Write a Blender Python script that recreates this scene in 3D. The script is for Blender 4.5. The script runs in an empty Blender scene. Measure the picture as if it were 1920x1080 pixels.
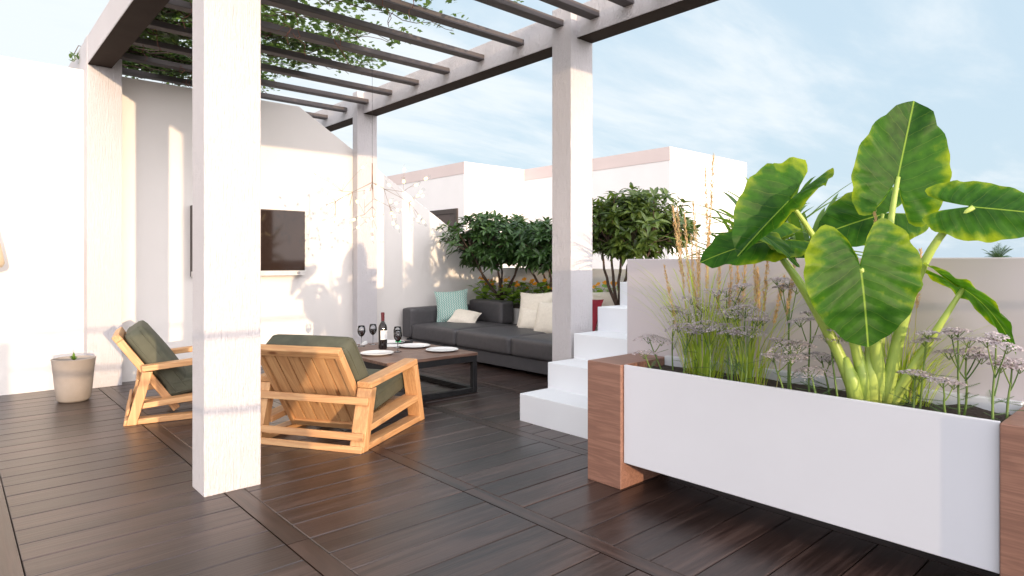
import bpy, bmesh, math, random
from math import sin, cos, pi, radians, sqrt, atan2
from mathutils import Vector, Matrix, noise as mnoise

S = bpy.context.scene
COL = S.collection
random.seed(7)

# ------------------------------------------------------------------ camera
CAM_YAW = radians(48.13)                      # viewing direction, from the X axis
cd = bpy.data.cameras.new('camera'); cam = bpy.data.objects.new('camera', cd); COL.objects.link(cam)
cam.location = (0, 0, 1.1); cam.rotation_euler = (pi / 2, 0, CAM_YAW - pi / 2)
cd.sensor_width = 36; cd.lens = 36 * 1183 / 1920; cd.shift_y = -49 / 1920
cd.clip_start = .05; cd.clip_end = 3000
S.camera = cam

# ------------------------------------------------------------------ light
SUN_H = Vector((-0.122, -1.0, 0)).normalized(); SUN_T = 0.0725
SUN = Vector((SUN_H.x, SUN_H.y, SUN_T * 1.0)).normalized()
SUN_EL = math.asin(SUN.z)
sl = bpy.data.lights.new('sun', 'SUN'); sl.energy = 2.7; sl.angle = radians(.5); sl.color = (1, .73, .47)
so = bpy.data.objects.new('sun', sl); COL.objects.link(so); so.location = (0, -30, 20)
so.rotation_euler = SUN.to_track_quat('Z', 'Y').to_euler()

S.view_settings.view_transform = 'Standard'; S.view_settings.look = 'None'
S.view_settings.exposure = 0.58; S.view_settings.gamma = 1.0
SKY_K = 0.15
SKY_BLUE = (.455, .575, .675); SKY_CLOUD = (.64, .68, .705); SKY_GLOW = (3.0, 2.84, 2.88)
W = bpy.data.worlds.new('World'); S.world = W; W.use_nodes = True
def build_world():
    nt = W.node_tree; N = nt.nodes; L = nt.links
    bg = N['Background']; bg.inputs['Strength'].default_value = SKY_K
    sk = N.new('ShaderNodeTexSky'); sk.sky_type = 'NISHITA'; sk.sun_disc = False
    sk.sun_elevation = SUN_EL; sk.sun_rotation = atan2(SUN.x, SUN.y)
    sk.altitude = 0; sk.air_density = 1.0; sk.dust_density = 1.0; sk.ozone_density = 1.0
    tc = N.new('ShaderNodeTexCoord')
    sep = N.new('ShaderNodeSeparateXYZ'); L.new(tc.outputs['Generated'], sep.inputs[0])
    def math_(op, a, b=None, clamp=False):
        m = N.new('ShaderNodeMath'); m.operation = op; m.use_clamp = clamp
        for i, v in enumerate((a, b)):
            if v is None: continue
            if isinstance(v, (int, float)): m.inputs[i].default_value = v
            else: L.new(v, m.inputs[i])
        return m.outputs[0]
    zc = math_('MAXIMUM', sep.outputs[2], 0.0)
    den = math_('ADD', zc, 0.12)
    u = math_('DIVIDE', sep.outputs[0], den); v = math_('DIVIDE', sep.outputs[1], den)
    cmb = N.new('ShaderNodeCombineXYZ'); L.new(u, cmb.inputs[0]); L.new(v, cmb.inputs[1])
    mp = N.new('ShaderNodeMapping'); mp.inputs['Rotation'].default_value = (0, 0, radians(70)); mp.inputs['Scale'].default_value = (.35, 1.0, 1)
    mp.inputs['Location'].default_value = (2.3, .7, 0)
    L.new(cmb.outputs[0], mp.inputs[0])
    n1 = N.new('ShaderNodeTexNoise'); n1.inputs['Scale'].default_value = 2.3; n1.inputs['Detail'].default_value = 10; n1.inputs['Roughness'].default_value = .60; n1.inputs['Distortion'].default_value = .25
    L.new(mp.outputs[0], n1.inputs[0])
    # more cloud towards the left (Y) half of the sky
    side = math_('MULTIPLY', math_('SUBTRACT', sep.outputs[1], sep.outputs[0]), .20)
    cov = math_('ADD', n1.outputs[0], side)
    mr = N.new('ShaderNodeMapRange'); mr.interpolation_type = 'SMOOTHSTEP'
    mr.inputs[1].default_value = .30; mr.inputs[2].default_value = .66; L.new(cov, mr.inputs[0])
    mask = math_('MULTIPLY', mr.outputs[0], .88)
    # clear air: the sky texture, thinned with the pale evening veil that lies over it
    dt = N.new('ShaderNodeVectorMath'); dt.operation = 'DOT_PRODUCT'; L.new(tc.outputs['Generated'], dt.inputs[0]); dt.inputs[1].default_value = SUN
    gl = N.new('ShaderNodeMapRange'); gl.interpolation_type = 'SMOOTHSTEP'; gl.inputs[1].default_value = -.28; gl.inputs[2].default_value = 1.0; L.new(dt.outputs['Value'], gl.inputs[0])
    pale = N.new('ShaderNodeMixRGB'); L.new(gl.outputs[0], pale.inputs[0])
    pale.inputs[1].default_value = tuple(c / SKY_K for c in SKY_BLUE) + (1,); pale.inputs[2].default_value = tuple(c / SKY_K for c in SKY_GLOW) + (1,)
    veil = N.new('ShaderNodeMixRGB'); veil.inputs[0].default_value = .86
    L.new(sk.outputs[0], veil.inputs[1]); L.new(pale.outputs[0], veil.inputs[2])
    clc = N.new('ShaderNodeMixRGB'); L.new(gl.outputs[0], clc.inputs[0])
    clc.inputs[1].default_value = tuple(c / SKY_K for c in SKY_CLOUD) + (1,); clc.inputs[2].default_value = tuple(c / SKY_K for c in SKY_GLOW) + (1,)
    cl = N.new('ShaderNodeMixRGB'); L.new(mask, cl.inputs[0]); L.new(veil.outputs[0], cl.inputs[1]); L.new(clc.outputs[0], cl.inputs[2])
    L.new(cl.outputs[0], bg.inputs['Color'])
build_world()

# ------------------------------------------------------------------ helpers
def U(px, py, d):
    """point seen at pixel (px, py) of the 1920 x 1080 photograph at depth d"""
    F = Vector((cos(CAM_YAW), sin(CAM_YAW), 0)); R = Vector((sin(CAM_YAW), -cos(CAM_YAW), 0))
    return Vector((0, 0, 1.1)) + F * d + R * ((px - 960) * d / 1183) + Vector((0, 0, (491 - py) * d / 1183))
def UX(px, py, X):
    q = U(px, py, 1); return U(px, py, X / q.x)
def UY(px, py, Y):
    q = U(px, py, 1); return U(px, py, Y / q.y)

def tag(o, label=None, cat=None, group=None, kind=None):
    if label: o['label'] = label
    if cat: o['category'] = cat
    if group: o['group'] = group
    if kind: o['kind'] = kind
    return o
def thing(name, label, cat, loc=(0, 0, 0), rz=0, group=None):
    o = bpy.data.objects.new(name, None); COL.objects.link(o); o.empty_display_size = .1
    o.location = loc; o.rotation_euler = (0, 0, rz)
    return tag(o, label, cat, group)

class MB:
    """collects shapes, then links them as one mesh object"""
    def __init__(s): s.v = []; s.f = []; s.uv = []; s.has_uv = False
    def add(s, vs, fs, uvs=None):
        b = len(s.v); s.v += [tuple(v) for v in vs]; s.f += [tuple(i + b for i in f) for f in fs]
        if uvs: s.has_uv = True; s.uv += uvs
        else: s.uv += [(0, 0)] * len(vs)
        return s
    def box(s, x0, x1, y0, y1, z0, z1):
        vs = [(x, y, z) for z in (z0, z1) for y in (y0, y1) for x in (x0, x1)]
        return s.add(vs, [(0, 2, 3, 1), (4, 5, 7, 6), (0, 1, 5, 4), (1, 3, 7, 5), (3, 2, 6, 7), (2, 0, 4, 6)])
    def hexa(s, b, t):
        return s.add(list(b) + list(t), [(3, 2, 1, 0), (4, 5, 6, 7), (0, 1, 5, 4), (1, 2, 6, 5), (2, 3, 7, 6), (3, 0, 4, 7)])
    def prism(s, poly, axis, a, b):
        """poly in the plane across axis, from a to b along it"""
        def p(q, t): return {'x': (t, q[0], q[1]), 'y': (q[0], t, q[1]), 'z': (q[0], q[1], t)}[axis]
        n = len(poly); vs = [p(q, a) for q in poly] + [p(q, b) for q in poly]
        fs = [tuple(range(n))[::-1], tuple(range(n, 2 * n))] + [(i, (i + 1) % n, n + (i + 1) % n, n + i) for i in range(n)]
        return s.add(vs, fs)
    def tube(s, pts, r, n=8, cap=True):
        pts = [Vector(p) for p in pts]; m = len(pts)
        if not isinstance(r, (list, tuple)): r = [r] * m
        vs = []; up = None
        for i, p in enumerate(pts):
            t = (pts[min(i + 1, m - 1)] - pts[max(i - 1, 0)])
            if t.length < 1e-9: t = Vector((0, 0, 1))
            t.normalize()
            if up is None: up = t.orthogonal().normalized()
            else:
                up = up - t * up.dot(t)
                up = t.orthogonal().normalized() if up.length < 1e-6 else up.normalized()
            w = t.cross(up)
            for k in range(n):
                a = 2 * pi * k / n; vs.append(p + (up * cos(a) + w * sin(a)) * r[i])
        fs = [(i * n + k, i * n + (k + 1) % n, (i + 1) * n + (k + 1) % n, (i + 1) * n + k) for i in range(m - 1) for k in range(n)]
        if cap: fs += [tuple(range(n))[::-1], tuple(range((m - 1) * n, m * n))]
        return s.add(vs, fs)
    def lathe(s, prof, n=32, c=(0, 0, 0)):
        """prof: (radius, z) from bottom to top"""
        m = len(prof); vs = [(c[0] + r * cos(2 * pi * k / n), c[1] + r * sin(2 * pi * k / n), c[2] + z) for r, z in prof for k in range(n)]
        fs = [(i * n + k, i * n + (k + 1) % n, (i + 1) * n + (k + 1) % n, (i + 1) * n + k) for i in range(m - 1) for k in range(n)]
        fs += [tuple(range(n))[::-1], tuple(range((m - 1) * n, m * n))]
        return s.add(vs, fs)
    def softbox(s, cx, cy, cz, w, d, h, r=.04, puff=(0, 0, 0), n=10, rot=None, org=(0, 0, 0)):
        """rounded box with puffed faces (cushions); sizes along x, y, z"""
        hx, hy, hz = w / 2, d / 2, h / 2; key = {}; vs = []; fs = []
        def pt(i, j, k):
            q = (i, j, k)
            if q in key: return key[q]
            def warp(t):
                t = t / n * 2 - 1; return math.copysign(abs(t) ** .75, t)
            a, b, c = warp(i), warp(j), warp(k)
            p = Vector((a * hx, b * hy, c * hz))
            inn = Vector((max(-hx + r, min(hx - r, p.x)), max(-hy + r, min(hy - r, p.y)), max(-hz + r, min(hz - r, p.z))))
            dv = p - inn
            if dv.length > 1e-9: p = inn + dv.normalized() * r
            p.x += puff[0] * a * (1 - b * b) * (1 - c * c); p.y += puff[1] * b * (1 - a * a) * (1 - c * c); p.z += puff[2] * c * (1 - a * a) * (1 - b * b)
            p += Vector((cx, cy, cz))
            if rot is not None: p = rot @ p
            p += Vector(org)
            key[q] = len(vs); vs.append(p); return key[q]
        for ax in range(3):
            for side in (0, n):
                for a in range(n):
                    for b in range(n):
                        def q(u, v):
                            l = [0, 0, 0]; l[ax] = side; l[(ax + 1) % 3] = u; l[(ax + 2) % 3] = v; return pt(*l)
                        f = (q(a, b), q(a + 1, b), q(a + 1, b + 1), q(a, b + 1))
                        fs.append(f if side else f[::-1])
        return s.add(vs, fs)
    def build(s, name, mat, parent=None, smooth=False, bevel=0, seg=2, world=False, auto=None):
        me = bpy.data.meshes.new(name)
        vs = s.v
        if world and parent is not None:
            o_ = parent.location; vs = [(x - o_.x, y - o_.y, z - o_.z) for x, y, z in vs]
        me.from_pydata(vs, [], s.f)
        if s.has_uv:
            uvl = me.uv_layers.new(name='UVMap')
            for lp in me.loops: uvl.data[lp.index].uv = s.uv[lp.vertex_index]
        mats = mat if isinstance(mat, (list, tuple)) else [mat]
        for m in mats: me.materials.append(m)
        if smooth:
            for p in me.polygons: p.use_smooth = True
            if auto: me.set_sharp_from_angle(angle=radians(auto))
        me.update()
        o = bpy.data.objects.new(name, me); COL.objects.link(o)
        if parent is not None: o.parent = parent
        if bevel:
            m = o.modifiers.new('bevel', 'BEVEL'); m.width = bevel; m.segments = seg; m.limit_method = 'ANGLE'; m.angle_limit = radians(40)
            m.harden_normals = False
        return o

# ------------------------------------------------------------------ materials
def newmat(name):
    m = bpy.data.materials.new(name); m.use_nodes = True
    return m, m.node_tree.nodes, m.node_tree.links, m.node_tree.nodes['Principled BSDF']
def ramp(N, stops):
    r = N.new('ShaderNodeValToRGB'); e = r.color_ramp.elements
    while len(e) < len(stops): e.new(.5)
    for q, (p, c) in zip(e, stops): q.position = p; q.color = (*c, 1)
    return r
def noise(N, L, vec, scale, detail=4, rough=.55, dist=0):
    n = N.new('ShaderNodeTexNoise'); n.inputs['Scale'].default_value = scale; n.inputs['Detail'].default_value = detail
    n.inputs['Roughness'].default_value = rough; n.inputs['Distortion'].default_value = dist
    if vec is not None: L.new(vec, n.inputs[0])
    return n
def coords(N, L, scale=(1, 1, 1), kind='Object', rot=(0, 0, 0)):
    t = N.new('ShaderNodeTexCoord'); m = N.new('ShaderNodeMapping'); m.inputs['Scale'].default_value = scale; m.inputs['Rotation'].default_value = rot
    L.new(t.outputs[kind], m.inputs[0]); return m.outputs[0]
def bump(N, L, b, h, strength, dist=.01):
    n = N.new('ShaderNodeBump'); n.inputs['Strength'].default_value = strength; n.inputs['Distance'].default_value = dist
    L.new(h, n.inputs['Height']); L.new(n.outputs[0], b.inputs['Normal']); return n
def basic(name, col, rough=.6, metal=0, var=.12, scale=12, bmp=0, bscale=80, spec=.5, stretch=(1, 1, 1)):
    m, N, L, b = newmat(name); b.inputs['Roughness'].default_value = rough; b.inputs['Metallic'].default_value = metal
    b.inputs['Specular IOR Level'].default_value = spec
    v = coords(N, L, stretch); n = noise(N, L, v, scale, 5)
    r = ramp(N, [(.3, tuple(c * (1 - var) for c in col)), (.7, tuple(min(1, c * (1 + var)) for c in col))]); L.new(n.outputs[0], r.inputs[0]); L.new(r.outputs[0], b.inputs['Base Color'])
    if bmp: bump(N, L, b, noise(N, L, v, bscale, 4).outputs[0], bmp)
    return m
def plaster(name, col, streak, strength, rough=.85):
    m, N, L, b = newmat(name); b.inputs['Roughness'].default_value = rough; b.inputs['Specular IOR Level'].default_value = .25
    n0 = noise(N, L, coords(N, L), 1.3, 6)
    r = ramp(N, [(.3, tuple(c * .95 for c in col)), (.7, col)]); L.new(n0.outputs[0], r.inputs[0]); L.new(r.outputs[0], b.inputs['Base Color'])
    if strength:
        a = noise(N, L, coords(N, L, (150, 150, 150 / streak)), 1, 4, .6, .25)
        c = noise(N, L, coords(N, L, (210, 210, 70)), 1, 2)
        mx = N.new('ShaderNodeMath'); mx.operation = 'MULTIPLY_ADD'; L.new(c.outputs[0], mx.inputs[0]); mx.inputs[1].default_value = .35; L.new(a.outputs[0], mx.inputs[2])
        rr = N.new('ShaderNodeMapRange'); rr.inputs[1].default_value = .42; rr.inputs[2].default_value = .85; L.new(mx.outputs[0], rr.inputs[0])
        bump(N, L, b, rr.outputs[0], strength, .006 if strength < .5 else .013)
    return m
def wood(name, dark, mid, light, axis, rough=.5, scale=1.0, islands=True, knots=0, bmp=.15, spec=.5, tone=.35):
    """grain along axis (0, 1, 2) of object space, shifted for each separate board"""
    m, N, L, b = newmat(name); b.inputs['Roughness'].default_value = rough; b.inputs['Specular IOR Level'].default_value = spec
    t = N.new('ShaderNodeTexCoord'); g = N.new('ShaderNodeNewGeometry')
    off = N.new('ShaderNodeVectorMath'); off.operation = 'SCALE'; off.inputs[0].default_value = (13.1, 7.7, 5.3)
    L.new(g.outputs['Random Per Island'], off.inputs['Scale'])
    ad = N.new('ShaderNodeVectorMath'); L.new(t.outputs['Object'], ad.inputs[0])
    if islands: L.new(off.outputs[0], ad.inputs[1])
    sc = [11 * scale] * 3; sc[axis] = .9 * scale
    mp = N.new('ShaderNodeMapping'); mp.inputs['Scale'].default_value = sc; L.new(ad.outputs[0], mp.inputs[0])
    n1 = noise(N, L, mp.outputs[0], 1.1, 3, .5, 1.6)
    wv = N.new('ShaderNodeMath'); wv.operation = 'MULTIPLY'; L.new(n1.outputs[0], wv.inputs[0]); wv.inputs[1].default_value = 22
    sn = N.new('ShaderNodeMath'); sn.operation = 'SINE'; L.new(wv.outputs[0], sn.inputs[0])
    sc2 = [120 * scale] * 3; sc2[axis] = 3 * scale
    mp2 = N.new('ShaderNodeMapping'); mp2.inputs['Scale'].default_value = sc2; L.new(ad.outputs[0], mp2.inputs[0])
    n2 = noise(N, L, mp2.outputs[0], 1, 5, .6)
    s1 = N.new('ShaderNodeMath'); s1.operation = 'MULTIPLY_ADD'; L.new(sn.outputs[0], s1.inputs[0]); s1.inputs[1].default_value = .16; L.new(n2.outputs[0], s1.inputs[2])
    r = ramp(N, [(.25, dark), (.5, mid), (.75, light)]); L.new(s1.outputs[0], r.inputs[0])
    last = r.outputs[0]
    if islands:
        hv = N.new('ShaderNodeHueSaturation'); L.new(last, hv.inputs['Color'])
        vv = N.new('ShaderNodeMapRange'); vv.inputs[3].default_value = 1 - tone; vv.inputs[4].default_value = 1 + tone; L.new(g.outputs['Random Per Island'], vv.inputs[0]); L.new(vv.outputs[0], hv.inputs['Value'])
        last = hv.outputs[0]
    if knots:
        sk = [9.0] * 3; sk[axis] = 3.5
        mk = N.new('ShaderNodeMapping'); mk.inputs['Scale'].default_value = sk; L.new(ad.outputs[0], mk.inputs[0])
        vo = N.new('ShaderNodeTexVoronoi'); vo.inputs['Scale'].default_value = knots; L.new(mk.outputs[0], vo.inputs[0])
        rk = ramp(N, [(.06, (1, 1, 1)), (.15, (0, 0, 0))]); L.new(vo.outputs['Distance'], rk.inputs[0])
        mixk = N.new('ShaderNodeMixRGB'); L.new(rk.outputs[0], mixk.inputs[0]); L.new(last, mixk.inputs[1]); mixk.inputs[2].default_value = (dark[0] * .45, dark[1] * .35, dark[2] * .3, 1)
        last = mixk.outputs[0]
    L.new(last, b.inputs['Base Color'])
    rr = N.new('ShaderNodeMapRange'); rr.inputs[3].default_value = rough - .1; rr.inputs[4].default_value = rough + .12; L.new(n2.outputs[0], rr.inputs[0]); L.new(rr.outputs[0], b.inputs['Roughness'])
    if bmp: bump(N, L, b, n2.outputs[0], bmp, .004)
    return m
def leafmat(name, c1, c2, trans=.35, rough=.4, scale=9, tcol=None):
    m, N, L, b = newmat(name); b.inputs['Roughness'].default_value = rough
    g = N.new('ShaderNodeNewGeometry')
    n = noise(N, L, coords(N, L), scale, 3)
    ad = N.new('ShaderNodeMath'); ad.operation = 'MULTIPLY_ADD'; L.new(g.outputs['Random Per Island'], ad.inputs[0]); ad.inputs[1].default_value = .6
    sb = N.new('ShaderNodeMath'); sb.operation = 'SUBTRACT'; L.new(n.outputs[0], sb.inputs[0]); sb.inputs[1].default_value = .3; L.new(sb.outputs[0], ad.inputs[2])
    r = ramp(N, [(.1, c1), (.8, c2)]); L.new(ad.outputs[0], r.inputs[0]); L.new(r.outputs[0], b.inputs['Base Color'])
    tr = N.new('ShaderNodeBsdfTranslucent')
    hv = N.new('ShaderNodeMixRGB'); hv.blend_type = 'MULTIPLY'; hv.inputs[0].default_value = 1; L.new(r.outputs[0], hv.inputs[1]); hv.inputs[2].default_value = (*(tcol or (2.4, 2.2, .9)), 1)
    L.new(hv.outputs[0], tr.inputs[0])
    mx = N.new('ShaderNodeMixShader'); mx.inputs[0].default_value = trans
    L.new(b.outputs[0], mx.inputs[1]); L.new(tr.outputs[0], mx.inputs[2]); L.new(mx.outputs[0], N['Material Output'].inputs[0])
    return m
M = {}
M['wall'] = plaster('white_plaster', (.72, .695, .675), 1, .05)
M['stucco'] = plaster('combed_stucco', (.62, .60, .62), 14, .7)
M['far_wall'] = plaster('far_white_plaster', (.72, .71, .72), 1, 0)
M['cream'] = plaster('cream_plaster', (.60, .515, .505), 1, 0)
M['stair'] = plaster('white_stair_paint', (.72, .75, .79), 1, .03, .7)
M['gloss'] = basic('grey_lacquer', (.50, .465, .49), .30, var=.02, scale=2, bmp=.02, bscale=6, spec=.4)
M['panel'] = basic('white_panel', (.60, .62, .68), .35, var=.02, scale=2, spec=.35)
M['deck'] = wood('deck_board', (.019, .0105, .0088), (.035, .0200, .0170), (.058, .036, .0305), 0, .33, .62, spec=.7, bmp=.3, tone=.42)
M['deck_y'] = wood('deck_strip', (.016, .009, .0075), (.030, .016, .0125), (.052, .029, .023), 1, .33, .62, spec=.7, bmp=.25, tone=.15)
M['gap'] = basic('dark_underlay', (.012, .010, .010), .9)
M['rafter'] = basic('grey_brown_painted_metal', (.085, .076, .078), .6, var=.15, scale=5, spec=.2, stretch=(.3, 6, 6))
M['beam_shade'] = basic('painted_beam_shade', (.034, .024, .020), .8, var=.12, scale=6, spec=.1)  # shade of the beam undersides, put into a dark brown colour
M['pine'] = {a: wood('pine_%s' % 'xyz'[a], (.49, .25, .108), (.575, .315, .142), (.65, .385, .18), a, .5, 1.3, knots=1.0, bmp=.08, tone=.14) for a in range(3)}
M['walnut'] = wood('walnut', (.19, .098, .072), (.235, .122, .089), (.28, .150, .110), 0, .42, 1.6, islands=True, bmp=.1, tone=.03)
M['walnut_y'] = wood('walnut_side', (.19, .098, .072), (.235, .122, .089), (.28, .150, .110), 1, .42, 1.6, islands=True, bmp=.1, tone=.03)
M['table'] = wood('table_top_wood', (.105, .058, .042), (.16, .092, .066), (.21, .125, .09), 0, .4, 1.4, bmp=.1, tone=.12)
M['iron'] = basic('black_iron', (.022, .022, .024), .5, .4)
M['sofa'] = basic('charcoal_leather', (.058, .056, .061), .5, var=.12, scale=30, bmp=.12, bscale=220)
M['sofa_base'] = basic('charcoal_base', (.055, .055, .062), .6)
M['olive'] = basic('olive_canvas', (.074, .077, .052), .8, var=.16, scale=14, bmp=.15, bscale=300)
M['cream_cloth'] = basic('cream_linen', (.72, .67, .58), .9, var=.05, scale=40, bmp=.25, bscale=350)
M['red_cloth'] = basic('red_linen', (.27, .02, .035), .9, bmp=.2, bscale=300)
M['black_frame'] = basic('dark_brown_frame', (.045, .032, .028), .5)
M['dark_panel'] = basic('dark_brown_panel', (.065, .045, .04), .45)
M['silver'] = basic('pale_metal', (.62, .60, .58), .35, .3)
M['china'] = basic('white_china', (.78, .78, .78), .2, var=.02)
M['paper'] = basic('white_paper', (.82, .82, .82), .7, var=.02)
M['green_paint'] = basic('green_plastic', (.03, .42, .14), .4)
M['clay'] = basic('grey_clay', (.27, .24, .215), .75, var=.08, scale=9, bmp=.1, bscale=60)
M['soil'] = basic('dark_soil', (.035, .025, .02), .95, var=.5, scale=60, bmp=.9, bscale=90)
M['bark'] = basic('dark_bark', (.085, .055, .042), .85, var=.35, scale=25, bmp=.5, bscale=60)
M['copper'] = basic('copper_wire', (.30, .18, .11), .4, .5)
M['shade'] = basic('cream_shade', (.86, .68, .46), .7, var=.04)
M['ground'] = basic('dry_earth', (.20, .17, .13), .95, var=.2, scale=.05)
M['concrete'] = basic('pale_concrete', (.42, .41, .40), .9, var=.08, scale=2)
M['rail'] = basic('grey_steel', (.30, .30, .31), .45, .5)
M['shrub'] = leafmat('glossy_dark_leaf', (.020, .052, .016), (.060, .125, .034), .22, .32)
M['shrub_warm'] = leafmat('glossy_olive_leaf', (.030, .060, .014), (.10, .155, .035), .25, .32)
M['vine'] = leafmat('ivy_leaf', (.028, .062, .028), (.105, .16, .07), .40, .45, tcol=(2.6, 2.5, 1.0))
M['vine_stem'] = basic('red_brown_stem', (.16, .06, .04), .8)
M['strap'] = leafmat('strap_leaf', (.03, .09, .018), (.12, .22, .03), .35, .4)
M['blade'] = leafmat('grass_blade', (.20, .32, .04), (.50, .60, .10), .45, .5, tcol=(1.8, 1.8, .8))
M['straw'] = leafmat('straw_plume', (.50, .34, .17), (.70, .52, .30), .3, .8, tcol=(1.3, 1.2, 1.0))
M['straw_stalk'] = leafmat('straw_stalk', (.42, .38, .13), (.60, .52, .24), .2, .7, tcol=(1.2, 1.2, .9))
M['stalk'] = leafmat('green_stalk', (.05, .12, .025), (.16, .25, .05), .1, .5)
M['fern'] = leafmat('feathery_leaf', (.045, .10, .05), (.09, .17, .07), .3, .6)
M['umbel'] = leafmat('lavender_floret', (.36, .335, .375), (.64, .585, .60), .35, .8, 40, tcol=(1.2, 1.1, 1.1))
M['nast_leaf'] = leafmat('round_garden_leaf', (.085, .18, .025), (.25, .40, .05), .4, .5)
M['petal'] = leafmat('orange_petal', (.72, .20, .015), (.85, .42, .03), .35, .6, tcol=(1.2, 1.2, 1.0))
M['palm'] = leafmat('palm_frond', (.03, .07, .04), (.06, .12, .06), .2, .5)

def glass_mat(name, col, rough=0):
    m, N, L, b = newmat(name); b.inputs['Base Color'].default_value = (*col, 1); b.inputs['Roughness'].default_value = .02
    b.inputs['IOR'].default_value = 1.45
    tr = N.new('ShaderNodeBsdfTransparent'); tr.inputs[0].default_value = (*col, 1)
    gl = N.new('ShaderNodeBsdfGlossy'); gl.inputs['Roughness'].default_value = .02
    fr = N.new('ShaderNodeFresnel'); fr.inputs[0].default_value = 1.5
    mx = N.new('ShaderNodeMixShader'); L.new(fr.outputs[0], mx.inputs[0]); L.new(tr.outputs[0], mx.inputs[1]); L.new(gl.outputs[0], mx.inputs[2])
    L.new(mx.outputs[0], N['Material Output'].inputs[0]); return m
M['glass'] = glass_mat('clear_glass', (.93, .94, .95))
M['wine'] = basic('red_wine', (.022, .010, .014), .15)
M['bottle'] = basic('dark_bottle_glass', (.012, .008, .008), .06, var=.05)
M['capsule'] = basic('burgundy_capsule', (.14, .018, .022), .4)
def screen_mat():
    m, N, L, b = newmat('television_screen'); b.inputs['Base Color'].default_value = (.022, .013, .010, 1); b.inputs['Roughness'].default_value = .06
    n = noise(N, L, coords(N, L), 3); r = ramp(N, [(.3, (.020, .012, .009)), (.7, (.026, .015, .011))]); L.new(n.outputs[0], r.inputs[0]); L.new(r.outputs[0], b.inputs['Base Color'])
    b.inputs['IOR'].default_value = 1.42
    return m
M['screen'] = screen_mat()
def bulb_mat():
    m, N, L, b = newmat('warm_bulb'); e = N.new('ShaderNodeEmission'); e.inputs[0].default_value = (1, .74, .36, 1); e.inputs[1].default_value = 2.4
    L.new(e.outputs[0], N['Material Output'].inputs[0]); return m
M['bulb'] = bulb_mat()
def disc_mat():
    m, N, L, b = newmat('frosted_disc'); tr = N.new('ShaderNodeBsdfTransparent'); tl = N.new('ShaderNodeBsdfTranslucent'); tl.inputs[0].default_value = (.85, .83, .80, 1)
    mx = N.new('ShaderNodeMixShader'); mx.inputs[0].default_value = .13; L.new(tr.outputs[0], mx.inputs[1]); L.new(tl.outputs[0], mx.inputs[2]); L.new(mx.outputs[0], N['Material Output'].inputs[0]); return m
M['disc'] = disc_mat()
def teal_mat():
    m, N, L, b = newmat('teal_chevron_cloth'); b.inputs['Roughness'].default_value = .9
    t = N.new('ShaderNodeTexCoord'); sp = N.new('ShaderNodeSeparateXYZ'); L.new(t.outputs['UV'], sp.inputs[0])
    def mt(op, a, b_):
        q = N.new('ShaderNodeMath'); q.operation = op
        for i, v in enumerate((a, b_)):
            if isinstance(v, (int, float)): q.inputs[i].default_value = v
            elif v is not None: L.new(v, q.inputs[i])
        return q.outputs[0]
    zig = mt('PINGPONG', mt('MULTIPLY', sp.outputs[1], 13.0), .5)
    fr = mt('FRACT', mt('ADD', mt('MULTIPLY', sp.outputs[0], 14.0), mt('MULTIPLY', zig, 1.4)), None)
    r = ramp(N, [(.0, (.22, .42, .38)), (.55, (.30, .52, .46)), (.60, (.78, .80, .74)), (.78, (.70, .74, .70)), (.82, (.035, .10, .10))]); r.color_ramp.interpolation = 'CONSTANT'
    L.new(fr, r.inputs[0]); L.new(r.outputs[0], b.inputs['Base Color']); return m
M['teal'] = teal_mat()
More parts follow.
